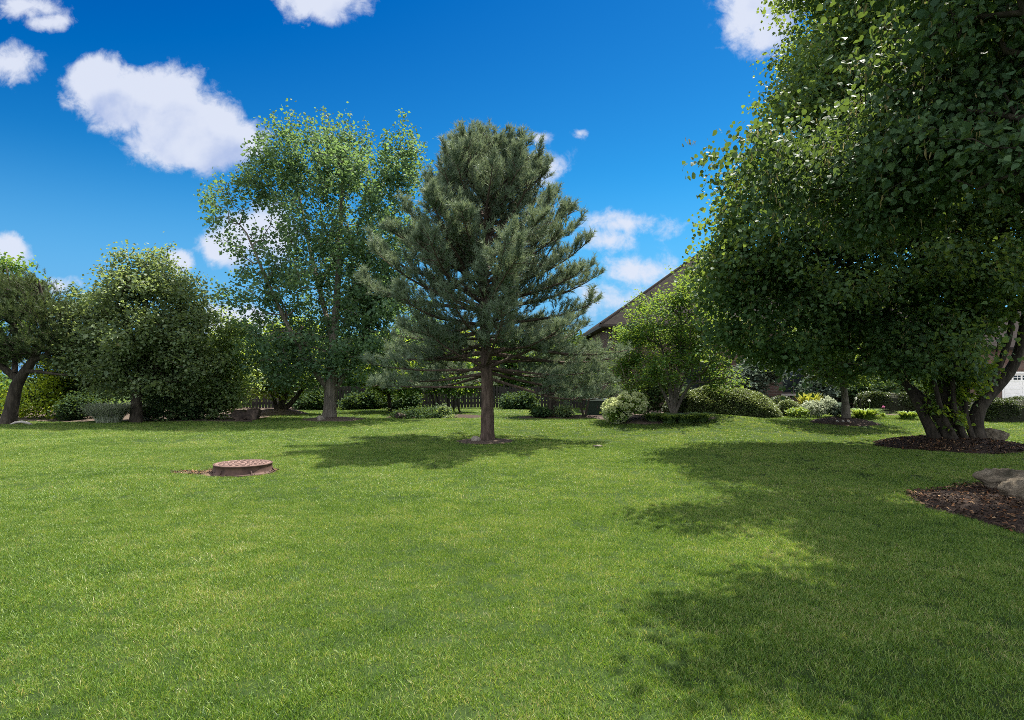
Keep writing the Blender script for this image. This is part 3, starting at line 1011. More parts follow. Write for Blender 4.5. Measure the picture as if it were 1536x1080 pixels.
# --- leaning pine on the far left
b = G(15, 636)
D = b[1]
tr = [grounded(trunk_px([(12, 638, 12), (15, 628, 9.5), (20, 600, 8.5), (25, 570, 8.2), (36, 558, 6.5), (52, 540, 5.5), (62, 510, 4.2), (66, 460, 3), (58, 420, 1.5)], D)),
      trunk_px([(26, 568, 6), (10, 556, 4.5), (-15, 535, 4), (-40, 490, 2.6), (-45, 430, 1.5)], D),
      trunk_px([(38, 557, 4), (60, 557, 2.6, -.3), (85, 562, 1.8, -.5), (105, 563, 1.0, -.6)], D), trunk_px([(52, 540, 4), (75, 530, 2.6), (100, 522, 1.5)], D),
      trunk_px([(22, 560, 4), (24, 500, 3.5, .5), (15, 440, 2.2, .7), (10, 400, 1, .8)], D)]
lob = [L3(20, 460, D, 62, 30, 1.8), L3(75, 470, D, 46, 20, 1.5), L3(-40, 440, D, 60, 40, 1.8), L3(62, 512, D, 52, 18, 1.6), L3(10, 520, D, 50, 24, 1.8), L3(88, 500, D, 30, 22, 1.2), L3(-30, 520, D, 50, 24, 1.5), L3(95, 545, D, 22, 10, .8),
       L3(25, 430, D, 50, 18, 1.3)]
make_tree('pine_tree', 'leaning pine with spreading flat layered crown at the lawn\'s left border', 'tree', b, tr, lob, 4600, M['needle2'], M['bark_dark'], seed=4, shell=.1, dirz=.8,
          needle=(.18, 34, .13, .006), bf=.4, minr=.006, attach=.4, twig=.005)
# broad-leaved tree whose top shows above it
D = 28.5
c = np.array([(8 - CX) / F * D, D, 0.0]); c[2] = float(H(c[0], c[1]))
tr = [grounded(trunk_px([(-12, 622, 7), (-10, 560, 6), (-5, 480, 4), (5, 405, 1.5)], D))]
lob = [L3(5, 412, D, 38, 30, 1.3), L3(-30, 420, D, 50, 44, 1.6), L3(35, 428, D, 28, 15, .8), L3(-20, 500, D, 60, 50, 1.8)]
make_tree('shade_tree', 'leafy green tree whose top rises over the leaning pine', 'tree', c, tr, lob, 600, M['magnolia_leaf'], M['bark_dark'], n_per=18, spread=.17, size=.13, seed=5, minr=.01)

# --- bushy low-branched tree right of the linden
D = 24.0
c = np.array([(318 - CX) / F * D, D, 0.0]); c[2] = float(H(c[0], c[1]))
tr = [grounded(trunk_px([(318, 630, 6), (320, 600, 5), (330, 550, 4), (345, 500, 1.5)], D)), trunk_px([(319, 622, 4), (300, 580, 3), (285, 530, 1.5)], D)]
lob = [L3(340, 510, D, 40, 40, 1.3), L3(315, 560, D, 55, 50, 1.7, 1.2), L3(300, 605, D - .3, 52, 24, 1.4), L3(355, 560, D, 28, 28, 1.1), L3(350, 600, D - .3, 26, 18, .9), L3(290, 525, D, 36, 35, 1.3), L3(352, 485, D, 30, 18, .8)]
make_tree('bushy_tree', 'bushy low-branching tree with leaves down to the ground beside dark blocks', 'tree', c, tr, lob, 1200, M['bush_leaf'], M['bark_dark'], n_per=16, spread=.15, size=.105, seed=6, attach=.1, minr=.007)

# --- small multi-stemmed tree on a mulch mound
c = np.array([-10.2, 27.3, float(H(-10.2, 27.3)) + .2])
D = 27.3
tr = [[(-10.25, 27.3, .12, .10)] + trunk_px([(412, 598, 2.6), (398, 570, 2), (385, 540, 1)], D), [(-10.2, 27.3, .12, .13)] + trunk_px([(428, 600, 3), (436, 570, 2.4), (440, 530, 1)], D),
      [(-10.05, 27.35, .12, .13)] + trunk_px([(440, 602, 3.2), (456, 580, 2.6), (480, 550, 1.2)], D), [(-10.15, 27.2, .12, .08)] + trunk_px([(424, 604, 1.8), (418, 588, 1.4), (420, 560, .8)], D)]
lob = [L3(400, 545, D, 40, 28, 1.3), L3(435, 540, D, 45, 30, 1.5), L3(475, 555, D, 36, 26, 1.2), L3(428, 580, D, 34, 14, .9, .6), L3(390, 578, D, 20, 10, .6, .6), L3(440, 500, D, 40, 25, 1.2)]
make_tree('small_tree', 'small multi-stemmed tree rising from a dark mulch mound near fence', 'tree', c, tr, lob, 750, M['bright_leaf'], M['bark_dark'], n_per=16, spread=.15, size=.115, seed=7, minr=.008, attach=.3)


# --- the big pine
def big_pine():
    b = G(731, 662)
    r = np.random.default_rng(77)
    x0, y0, z0 = b
    t = thing('pine_tree', 'large dark pine standing alone mid-lawn with straight reddish brown trunk', 'tree', b)
    s = y0 / F
    top = CAMZ + (HY - 200) * s
    mb = MB()
    zs = np.array([-.06, .05, .25, .7, 1.2, 2, 3, 4, 5, 6, 6.8, top])
    rs = np.array([14.5, 11.6, 10.2, 9.5, 8.9, 8.6, 7.2, 5.6, 4, 2.6, 1.6, .6]) * s
    xs = np.array([0, 0, 0, 0, .0, -.03, -.07, -.07, -.04, -.02, -.02, -.02])
    zz = np.linspace(zs[0], zs[-1], 60)
    tp = np.stack([x0 + np.interp(zz, zs, xs), y0 + .03 * np.sin(zz), z0 + zz], -1)
    mb.tube(tp, np.interp(zz, zs, rs), 18, .035)
    prof_z = np.array([.9, 1.6, 2.4, 3.5, 4.7, 5.5, 6.5, 7.1, 7.6, top])
    prof_l = np.array([3.1, 3.15, 3.3, 3.4, 3.3, 2.9, 2.25, 1.7, 1.1, .4])
    C = []; Dr = []; FC = []; FD = []

    def env(p):
        rr_ = math.hypot(p[0] - x0, p[1] - y0); an = math.atan2(p[1] - y0, p[0] - x0)
        w = 1 + .10 * math.sin(3 * an + 1 + p[2]) + .10 * math.sin(7 * an + 3 * p[2])
        return p[2] - z0 < np.interp(rr_ / w, [0, .45, 1.15, 1.65, 2.25, 2.85, 3.3, 3.7], [top - .1, top - .18, top - .42, top - .95, top - 1.9, top - 2.9, top - 4.6, top - 6.2])

    def branch(zb, a, L, el, curve, bare, dens=1.0, thick=1.0, clip=True):
        frac = zb / top
        m = max(4, int(L / .16))
        pts = [np.array([x0 + np.interp(zb, zs, xs), y0, z0 + zb])]
        aa = a
        for j in range(m):
            f = j / m
            e2 = el + curve * max(0, f - .4)
            aa += r.normal(0, .06)
            q_ = pts[-1] + (L / m) * np.array([math.cos(aa) * math.cos(e2), math.sin(aa) * math.cos(e2), math.sin(e2)])
            if clip and j > 2 and not env(q_ + [0, 0, .15]): break
            pts.append(q_)
        pts = np.array(pts)
        m = len(pts) - 1
        mb.tube(pts, np.interp(np.linspace(0, 1, m + 1), [0, 1], [(.018 + .013 * L) * thick, .006]), 6)
        for j in range(1, m + 1):
            f = j / m
            if f < bare: continue
            T = norm(pts[j] - pts[j - 1])
            side = norm(np.cross(T, [0, 0, 1.0]))
            for sg in (-1, 1):
                if r.random() > .76 * dens: continue
                ln = (.24 + .55 * (1 - f) * L * .42) * r.uniform(.6, 1.25)
                dd = norm(T * r.uniform(.5, .9) + side * sg * r.uniform(.4, 1.0) + np.array([0, 0, r.uniform(-.25, .85)]))
                mb.tube(np.array([pts[j], pts[j] + dd * ln * .5 + [0, 0, -.02], pts[j] + dd * ln]), np.array([.008, .006, .004]), 4, cap=False)
                ns = max(2, int(ln / .075))
                for w in range(ns):
                    if ns > 4 and w < ns * .25: continue
                    C.append(pts[j] + dd * ln * (w + 1) / ns)
                    Dr.append(norm(dd * r.uniform(.3, 1) + norm(r.normal(0, 1, 3)) * .55 + np.array([0, 0, .5 + .35 * frac])))
            C.append(pts[j]); Dr.append(norm(T + np.array([0, 0, .6]) + r.normal(0, .3, 3)))
        if zb > 2.6:
            for e_ in range(r.integers(1, 4)):
                fb = pts[max(1, m - r.integers(0, 4))]
                fd = norm(T * r.uniform(.2, .9) + np.array([0, 0, r.uniform(.5, 1.1)]) + r.normal(0, .2, 3))
                fl = r.uniform(.22, .5)
                if not env(fb + fd * fl - np.array([0, 0, .22])): continue
                mb.tube(np.array([fb, fb + fd * fl * .5, fb + fd * fl]), np.array([.009, .007, .005]), 4, cap=False)
                for g_ in np.linspace(.25, 1, 5):
                    for _ in range(2):
                        FC.append(fb + fd * fl * g_); FD.append(norm(fd + r.normal(0, .33, 3)))
        for w in range(4):
            C.append(pts[-1]); Dr.append(norm(T + np.array([0, 0, .5]) + r.normal(0, .3, 3)))
    z = 1.95
    while z < top - .35:
        nb = r.integers(5, 8)
        a0 = r.random() * 6.28
        for q in range(nb):
            a = a0 + q * 6.283 / nb + r.normal(0, .2)
            zb = z + r.normal(0, .07)
            frac = zb / top
            L = np.interp(zb, prof_z, prof_l) * r.uniform(.76, 1.12)
            el = -.06 + .44 * r.random() + 1.0 * max(0, frac - .3)
            bare = .22
            if zb < 3.1:
                el = r.uniform(-.28, .15); bare = .20
                if math.sin(a) < -.25: L *= .78; el += .25
            branch(zb, a, L, el, .75 * (1.1 - frac * .4), bare)
        z += r.uniform(.23, .33)
    # the few long low limbs
    for (zb, a, L, el, cv, bare, dens) in ((1.36, math.pi - .08, 2.75, .0, .1, .62, .9), (1.6, .12, 3.2, -.30, .9, .36, 1.15), (1.75, .55, 3.3, -.22, .8, .36, 1.15), (1.85, -.15, 2.9, -.12, .6, .42, 1.1), (2.0, .3, 3.2, .02, .3, .4, 1.1),
                                            (1.7, math.pi - .5, 3.0, -.12, .5, .45, 1.0), (1.8, math.pi + .25, 2.8, -.02, .4, .5, 1.0), (1.6, 1.5, 2.6, -.1, .5, .45, .9), (1.9, 2.2, 2.9, -.12, .5, .4, 1.0), (1.7, math.pi - .95, 3.0, -.2, .6, .45, 1.0)):
        branch(zb, a, L, el, cv, bare, dens, .8, False)
    n_branch = len(C)
    # several upright leaders at the top
    for (px, py) in ((733, 196), (744, 199), (722, 206), (668, 218), (684, 222), (700, 212), (712, 222), (757, 216), (770, 222), (782, 217), (798, 242), (812, 265), (662, 252), (650, 280), (835, 292), (852, 315), (640, 300), (690, 235), (746, 220)):
        dy = r.uniform(-.5, .5)
        e = P(px, py, y0 + dy)
        base = np.array([x0 + (e[0] - x0) * .25, y0 + dy * .3, e[2] - 1.2 - abs(e[0] - x0) * .6])
        pts = np.array([base, base * .4 + e * .6 + [(e[0] - x0) * .18, 0, -.12], e])
        pts = np.array([(1 - f) ** 2 * pts[0] + 2 * f * (1 - f) * pts[1] + f * f * pts[2] for f in np.linspace(0, 1, 8)])
        mb.tube(pts, np.linspace(.022, .007, 8), 5)
        for j in range(2, 8):
            for w in range(5):
                C.append(pts[j] + r.normal(0, .05, 3)); Dr.append(norm(np.array([0, 0, 1.0]) + r.normal(0, .42, 3)))
    mb.build('trunk', M['bark_pine'], t, True)
    # dead stub and long low limbs are part of the trunk
    C = np.array(C); Dr = np.array(Dr)
    rad_ = np.hypot(C[:, 0] - x0, C[:, 1] - y0)
    front = (C[:, 2] - z0 < 2.25) & (C[:, 1] < y0 - .2) & (np.abs(C[:, 0] - x0) < 1.0)
    keep = ~(front & (r.random(len(C)) < .85))
    ee = np.array([env(p + d_ * .2) or k_ >= n_branch for k_, (p, d_) in enumerate(zip(C, Dr))])
    keep &= ee
    FC = np.array(FC); FD = np.array(FD)
    fk = np.array([env(p - np.array([0, 0, .22])) for p in FC])
    C, Dr = np.vstack([C[keep], FC[fk]]), np.vstack([Dr[keep], FD[fk]])
    V, fs, rnd = needles(C, Dr, .19, 32, .14, .006, 5)
    mesh_obj('crown', V, fs, M['needle'], t, rnd)
    print('pine shoots', len(C))


big_pine()

# --- tree behind the pine on the right with dark trunk
b = G(828, 625)
D = b[1]
tr = [grounded(trunk_px([(828, 627, 8), (828, 610, 6.5), (829, 580, 6), (835, 530, 4), (840, 490, 1.5)], D))]
lob = [L3(835, 530, D, 44, 36, 1.4), L3(860, 565, D + .4, 30, 20, 1), L3(812, 560, D, 30, 26, 1)]
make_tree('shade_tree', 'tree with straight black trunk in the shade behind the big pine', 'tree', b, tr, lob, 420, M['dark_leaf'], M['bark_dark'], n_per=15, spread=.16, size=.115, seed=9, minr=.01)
# slim stems beside it
D = 24.6
c = np.array([(876 - CX) / F * D, D, 0.0]); c[2] = float(H(c[0], c[1]))
tr = [[(c[0], c[1], c[2] - .05, .05)] + trunk_px([(871, 605, 1.6), (865, 590, 1.3), (860, 565, .8)], D), [(c[0] + .03, c[1], c[2] - .05, .05)] + trunk_px([(881, 606, 1.5), (886, 590, 1.3), (892, 565, .8)], D)]
lob = [L3(870, 562, D, 22, 14, .8), L3(890, 558, D, 22, 14, .8)]
make_tree('small_tree', 'slim twin-stemmed young tree left of the dark green cabinet', 'tree', c, tr, lob, 200, M['dark_leaf'], M['bark_dark'], n_per=12, spread=.12, size=.09, seed=10, minr=.005)

# --- magnolia-like tree in the raised bed
c = np.array([(1010 - CX) / F * 20.3, 20.3, 0]); c[2] = float(H(c[0], c[1])) + .05
D = 20.3
base = tuple(c - [0, 0, .08])
tr = [[(*base, .075)] + trunk_px([(1008, 608, 4), (1006, 585, 3.2), (1000, 555, 2.4), (990, 510, 1.2)], D), [(*base, .075)] + trunk_px([(1011, 606, 4), (1014, 580, 3.3), (1020, 545, 2.6), (1022, 480, 1.4), (1018, 445, .8)], D),
      [(*base, .07)] + trunk_px([(1016, 608, 3), (1024, 592, 2.6), (1036, 575, 2.1), (1056, 555, 1.2)], D), [(*base, .06)] + trunk_px([(1004, 606, 2.6), (996, 588, 2), (984, 565, 1.4), (965, 545, .8)], D),
      [(*base, .06)] + trunk_px([(1012, 604, 2.6), (1018, 588, 2, .5), (1030, 560, 1.4, 1), (1045, 520, .8, 1.2)], D)]
lob = [L3(1018, 442, D, 36, 20, .9), L3(1048, 432, D + .4, 30, 24, .9, .9), L3(985, 462, D + .3, 30, 22, .8, .8), L3(1000, 480, D, 52, 32, 1.3), L3(1048, 490, D, 34, 40, 1.2), L3(985, 520, D + .7, 46, 34, 1.2), L3(1045, 540, D, 40, 26, 1.2), L3(955, 553, D + .9, 36, 24, .9), L3(1005, 555, D - .5, 54, 22, 1.2), L3(1075, 560, D, 30, 20, .9), L3(960, 500, D + .9, 30, 24, .9, .7),
       L3(938, 545, D + 1.3, 24, 22, .7), L3(948, 512, D + 1.3, 26, 22, .8), L3(944, 578, D + 1.4, 24, 14, .6), L3(1060, 450, D + .5, 24, 26, .8, .8)]
make_tree('ornamental_tree', 'vase-shaped multi-stemmed ornamental tree in a raised bed before the house', 'tree', c, tr, lob, 1500, M['magnolia_leaf'], M['bark_grey'], n_per=20, spread=.10, along=.3, size=.075, shell=.6, seed=12, minr=.005, upb=1.2, droop=.15)

# --- slender tree in small mulch mound
c = np.array([10.6, 19.9, float(H(10.6, 19.9)) + .12])
D = 19.9
tr = [[(c[0] + .03, c[1], c[2] - .1, .15)] + trunk_px([(1270, 615, 5.4), (1266, 590, 4.7), (1263, 560, 4.2), (1260, 520, 3), (1255, 460, 1.4)], D)]
lob = [L3(1255, 500, D, 70, 44, 1.7), L3(1300, 530, D, 50, 34, 1.5), L3(1215, 525, D, 40, 28, 1.2), L3(1268, 556, D, 60, 20, 1.4), L3(1260, 440, D, 50, 40, 1.4)]
make_tree('young_tree', 'young tree with slender straight trunk in a small dark mulch ring', 'tree', c, tr, lob, 800, M['lime_leaf'], M['bark_grey'], n_per=15, spread=.15, size=.10, seed=13, minr=.006)

# --- the multi-stemmed lime on the right
c = np.array([10.3, 14.6, float(H(10.3, 14.6)) + .16])
D = 14.6
bz = c[2] - .1
S = trunk_px
tr = [[(9.85, 14.5, bz, 0.151)] + S([(1398, 640, 7.0), (1382, 618, 6.7), (1370, 595, 5.9), (1352, 560, 4.4), (1315, 500, 3.3), (1260, 420, 2.2, -.3), (1190, 340, 1.3, -.6), (1120, 300, 0.7, -1)], D),
      [(10.1, 14.35, bz, 0.158)] + S([(1413, 630, 8.1), (1396, 607, 7.4), (1372, 590, 6.3, .3), (1330, 545, 4.4, .6), (1270, 480, 3.0, 1), (1200, 430, 1.5, 1.2)], D),
      [(10.35, 14.7, bz, 0.173)] + S([(1420, 630, 10.4), (1418, 590, 8.9), (1412, 550, 7.4), (1400, 480, 5.9), (1380, 380, 4.8), (1350, 240, 3.7), (1330, 90, 2.2), (1320, -60, 1.1)], D),
      [(10.55, 14.75, bz, 0.144)] + S([(1434, 625, 8.1, .2), (1438, 590, 6.7, .4), (1446, 540, 5.9, .7), (1455, 440, 5.2, 1), (1470, 300, 3.7, 1.5), (1480, 100, 2.2, 1.6), (1480, -80, 1.1, 1.6)], D),
      [(10.85, 14.5, bz, 0.173)] + S([(1452, 632, 10.4), (1466, 610, 10.0), (1482, 590, 9.2), (1505, 572, 8.1), (1524, 548, 7.4), (1534, 510, 6.7), (1545, 430, 5.2), (1570, 300, 3.7), (1600, 150, 2.2)], D),
      S([(1478, 594, 5.9), (1488, 572, 5.2), (1500, 545, 4.8), (1516, 510, 4.4), (1520, 440, 3.0), (1500, 350, 1.5)], D),
      [(10.2, 14.3, bz, .07)] + S([(1410, 620, 4, -.3), (1404, 580, 3.4, -.4), (1392, 530, 2.6, -.5), (1375, 450, 1.6, -.8)], D), [(10.45, 14.35, bz, .08)] + S([(1428, 620, 4.6, -.2), (1430, 575, 4, -.3), (1424, 520, 3, -.4), (1430, 420, 1.8, -.6)], D),
      [(10.65, 14.4, bz, .07)] + S([(1444, 620, 4.2), (1452, 575, 3.4), (1466, 520, 2.6), (1480, 440, 1.5)], D),
      S([(1482, 580, 3.0), (1488, 560, 2.2), (1494, 535, 1.5), (1497, 515, 0.9)], D)]
lob = [L3(1400, 60, D, 160, 150, 3.2, 1.3), L3(1280, 60, D, 105, 120, 2.4, 1.1), L3(1560, 100, D, 170, 190, 3.4, 1.1), L3(1215, 170, D, 75, 90, 2.0), L3(1330, 250, D, 160, 120, 3.2, 1.2), L3(1180, 290, D - .4, 80, 70, 1.8),
       L3(1115, 380, D - .6, 66, 66, 1.6, 1.3), L3(1085, 425, D - .5, 40, 46, 1.1, 1.2), L3(1230, 400, D - .4, 110, 90, 2.4, 1.1), L3(1360, 420, D, 140, 90, 2.8), L3(1500, 380, D, 140, 120, 3.0), L3(1090, 470, D - .3, 44, 48, 1.2, .9), L3(1170, 500, D, 90, 50, 1.7), L3(1290, 510, D, 80, 46, 1.8),
       L3(1380, 520, D - .5, 100, 34, 1.8), L3(1330, 545, D - .8, 60, 22, 1.0, 1.1), L3(1440, 535, D - .8, 60, 24, 1.0, 1.1), L3(1600, 300, D, 120, 140, 2.6), L3(1450, -80, D, 170, 110, 3.0), L3(1230, -30, D, 60, 60, 1.8), L3(1092, 520, D - .2, 32, 24, .8, .8)]
big_t, big_sk = make_tree('linden_tree', 'huge many-stemmed linden with gnarled dark trunks splaying from a mulch mound', 'tree', c, tr, lob, 8800, M['lime_leaf'], M['bark_dark'],
          tmpl=LEAF_NEAR, n_per=25, spread=.15, along=.4, size=.082, bf=.25, seed=14, shell=.35, minr=.006, droop=.7, upb=.9, attach=.5, twig=.0065, seg=.5)


pick = big_sk.pos[big_sk.tipnode[::4]]
V, fs, rnd = leaves(pick, np.tile([0, 0, -1.0], (len(pick), 1)), 7, .09, .08, .07, 1.6, .1, LEAF_STRAP, seed=19)
mesh_obj('seed_bracts', V, fs, M['fruit'], big_t, rnd)


def shoots():
    """leafy shoots growing between the stems"""
    D = 14.75
    c = P(1430, 650, D); c[2] = float(H(c[0], c[1])) + .12
    t = thing('sucker_shrub', 'bright leafy sucker shoots growing up among the gnarled linden stems', 'shrub', c)
    lob = [L3(1400, 570, D, 34, 26, .5), L3(1440, 575, D - .2, 40, 36, .5), L3(1425, 622, D - .3, 30, 26, .3, 1.0), L3(1395, 600, D - .3, 22, 22, .3, .7), L3(1470, 560, D, 28, 14, .4), L3(1385, 555, D + .3, 24, 18, .5)]
    tips = lobe_points(lob, 270, .2, 5, 5, .12)
    tr = [[(c[0] + dx, c[1] + dy, c[2] - .1, .02)] + S([(1430 + e, 610, 1, dy), (1430 + 1.7 * e, 560, .6, dy)], D) for dx, dy, e in ((-.15, .0, -14), (0, -.1, 4), (.12, .05, 16))]
    sk = Skeleton(tr, tips, .3, .3, .06, 0, .1, 3)
    sk.tubes(.004, .4).build('stem', M['bark_dark'], t, True)
    V, fs, rnd = leaves(tips, sk.dir, 12, .08, .2, .085, .4, .8, LEAF_NEAR, seed=6)
    mesh_obj('foliage', V, fs, M['bright_leaf'], t, rnd)


shoots()


# --- the near lime, its trunk just outside the view on the right
def near_lime():
    x0, y0 = 7.7, 7.2
    z0 = float(H(x0, y0)) + .08
    lob = []

    def e(x, y, z, rx, ry, rz, w=1.0): lob.append((np.array([x, y, z]), np.array([rx, ry, rz]), w))
    e(7.7, 7.2, 6.6, 3.0, 3.0, 2.6, 1.0)
    e(5.3, 6.2, 6.5, 1.7, 1.7, 1.5)
    e(4.3, 6.6, 6.7, 1.1, 1.1, .9, 1.8)
    e(3.9, 6.2, 7.3, .9, .9, .8, 1.8)
    e(6.8, 8.3, 5.6, 1.3, 1.6, 1.4)
    e(6.0, 6.9, 4.2, 1.2, 1.4, .8, .8)
    e(6.9, 7.6, 3.4, 1.1, 1.5, .7, .8)
    e(3.55, 8.8, 4.5, .65, .75, .6, 2.5)
    e(4.9, 9.3, 5.2, 1.0, 1.0, 1.0, .8)
    e(5.1, 8.5, 4.5, 1.3, 1.2, .9, 2.4)
    e(5.6, 10.2, 4.6, 1.3, 1.1, .9, 2.0)
    e(4.95, 7.7, 5.1, 1.05, 1.0, .9, 2.2)
    e(8.4, 5.2, 5.4, 2.4, 1.8, 1.8)
    e(9.6, 8.0, 5.5, 2.5, 2.5, 2.2)
    tr = [[(x0, y0, z0 - .15, .24), (x0 - .05, y0, 1.0, .19), (x0 - .05, y0, 2.2, .16), (x0, y0 + .1, 4.0, .12), (x0 + .1, y0, 6.5, .07), (x0, y0, 8.4, .02)],
          [(x0 - .05, y0, 1.9, .10), (6.9, 7.0, 3.0, .08), (5.8, 6.7, 4.4, .05), (4.6, 6.0, 6.2, .02)],
          [(x0, y0, 2.3, .09), (7.0, 7.8, 3.4, .07), (6.0, 8.5, 4.6, .045), (5.0, 9.0, 5.2, .02)],
          [(x0, y0, 2.6, .09), (8.6, 6.6, 3.8, .07), (8.8, 5.6, 5.2, .03)]]
    t = thing('linden_tree', 'near linden with broad leafy branches hanging low over the boulders', 'tree', (x0, y0, z0))
    tips = lobe_points(lob, 4800, .3, 15, 7, .2)
    tips = tips[tips[:, 2] > 2.45]
    sk = Skeleton(tr, tips, .25, .35, .05, 0, .4, 15)
    sk.tubes(.0055, .45).build('trunk', M['bark_dark'], t, True)
    far = tips[:, 1] > 8.0
    V, fs, rnd = leaves(tips[~far], sk.dir[~far], 20, .13, .35, .070, .8, .9, LEAF_NEAR, seed=16)
    V2, f2, r2 = leaves(tips[far], sk.dir[far], 24, .13, .35, .062, .8, .9, LEAF_NEAR, seed=18)
    mesh_obj('crown', np.vstack([V, V2]), [np.vstack([fs[0], f2[0] + len(V)])], M['lime_leaf_near'], t, np.concatenate([rnd, r2]))
    # hanging bracts with small round fruits
    pick = tips[::2] + rng.normal(0, .12, (len(tips[::2]), 3))
    V, fs, rnd = leaves(pick, np.tile([0, 0, -1.0], (len(pick), 1)), 2.5, .06, .06, .085, 2.2, .1, LEAF_STRAP, seed=17)
    mesh_obj('seed_bracts', V, fs, M['fruit'], t, rnd)


near_lime()


# ------------------------------------------------------------------ shrubs
def shrub(name, label, c, lob, n, leaf, n_per=12, spread=.07, size=.06, group=None, cat='shrub', stems=5, droop=.2, upb=.8, seed=0, tmpl=LEAF_FAR, shell=.5, bark='bark_dark'):
    c = np.array(c, float)
    t = thing(name, label, cat, c, group)
    tips = lobe_points(lob, n, shell, seed)
    tips[:, 2] = np.maximum(tips[:, 2], H(tips[:, 0], tips[:, 1]) + .06)
    r = np.random.default_rng(seed)
    ctr = np.mean([l[0] for l in lob], axis=0)
    w = np.mean([l[1][0] for l in lob])
    tr = []
    for k in range(stems):
        a = r.random() * 6.28
        tr.append([(c[0] + .12 * w * math.cos(a), c[1] + .12 * w * math.sin(a), c[2] - .04, .018), (ctr[0] + .5 * w * math.cos(a), ctr[1] + .5 * w * math.sin(a), ctr[2], .008)])
    sk = Skeleton(tr, tips, .3, .3, .05, 0, .1, seed)
    sk.tubes(.004, .4).build('stem', M[bark], t, True)
    V, fs, rnd = leaves(tips, sk.dir, n_per, spread, spread * 1.5, size, droop, upb, tmpl, seed=seed)
    V[:, 2] = np.maximum(V[:, 2], H(V[:, 0], V[:, 1]) + .015)
    mesh_obj('foliage', V, fs, leaf, t, rnd)
    return t


def hedge(name, label, c, surf, n, leaf, size=.035, cat='hedge', seed=0, core_shrink=.93):
    """clipped shrub: a twiggy core under a dense shell of small leaves; surf(u, v) gives points and normals"""
    t = thing(name, label, cat, c)
    r = np.random.default_rng(seed)
    U, Vv = np.meshgrid(np.linspace(0, 1, 41)[:-1], np.linspace(0, 1, 20))
    p, nn = surf(U.ravel(), Vv.ravel())
    p = p - nn * .05 + r.normal(0, .012, p.shape)
    q = [(j * 40 + i, j * 40 + (i + 1) % 40, (j + 1) * 40 + (i + 1) % 40, (j + 1) * 40 + i) for j in range(19) for i in range(40)]
    mesh_obj('twig_core', p, np.array(q), M['core'], t, None, True)
    p, nn = surf(r.random(n), np.sqrt(r.random(n)))
    bumps = (np.sin(p[:, 0] * 7 + 1) * np.sin(p[:, 1] * 6) + np.sin(p[:, 2] * 9 + p[:, 0] * 4)) * .028
    p = p + nn * (bumps - .02)[:, None]
    V, fs, rnd = leaves(p, nn, 2.2, .018, .035, size, -.1, 1.0, LEAF_FAR, seed=seed, out_bias=.5)
    V[:, 2] = np.maximum(V[:, 2], H(V[:, 0], V[:, 1]) + .015)
    mesh_obj('foliage', V, fs, leaf, t, rnd)
    return t


M['core'] = noise_mat('hedge_twigs', [(0.012, 0.016, 0.008), (0.03, 0.03, 0.016)], 25, 0.95, 0.02)


def dome(c, rx, ry, rz, power=2.6, skew=None):
    """superellipsoid top standing on the ground; v = 1 at the ground"""
    c = np.asarray(c, float)

    def f(u, v):
        a = u * 2 * math.pi
        lat = (1 - v) * math.pi / 2
        cl, sl = np.cos(lat), np.sin(lat)
        pw = 2 / power
        sgn = lambda x: np.sign(x) * np.abs(x) ** pw
        x = rx * sgn(np.cos(a)) * cl ** pw; y = ry * sgn(np.sin(a)) * cl ** pw; z = rz * sl ** pw
        nx = norm(np.stack([x / rx ** 2, y / ry ** 2, z / rz ** 2 + 1e-4], -1))
        if skew is not None: z = z * (1 - skew * x / rx)
        p = np.stack([c[0] + x, c[1] + y, 0 * x], -1)
        p[:, 2] = np.minimum(H(p[:, 0], p[:, 1]), c[2] + .1) + z
        return p, nx
    return f


def gp(px, D):
    x = (px - CX) / F * D
    return np.array([x, D, float(H(x, D))])


# shrubs along the left border
b = gp(60, 24.2); D = 24.2
shrub('shrub', 'bright yellow-green bush glowing behind the leaning pine trunk', b, [L3(60, 590, D, 46, 34, 1.1), L3(80, 560, D, 32, 26, 1.0), L3(35, 605, D, 30, 24, .9), L3(85, 610, D - .2, 30, 20, .8)], 300, M['glow_leaf'], 12, .14, .10, seed=31, shell=.35)
b = gp(-5, 25.8); D = 25.8
shrub('shrub', 'green bush at the far edge left of the leaning pine trunk', b, [L3(-5, 600, D, 34, 32, 1.0), L3(-30, 590, D, 40, 40, 1.2)], 260, M['magnolia_leaf'], 15, .14, .11, seed=32)
b = gp(100, 23.4); D = 23.4
shrub('shrub', 'dark low bush between the yellow-green bush and silvery grass', b, [L3(108, 614, D, 18, 16, .6), L3(122, 608, D + .4, 18, 22, .7)], 300, M['dark_leaf'], 14, .11, .09, seed=33)
b = gp(262, 23.6); D = 23.6
shrub('shrub', 'dark shaggy bush right of the rounded linden trunk', b, [L3(250, 610, D, 32, 20, .9), L3(285, 612, D, 30, 18, .8), L3(225, 615, D + .5, 18, 14, .6)], 380, M['dark_leaf'], 14, .11, .085, seed=34)


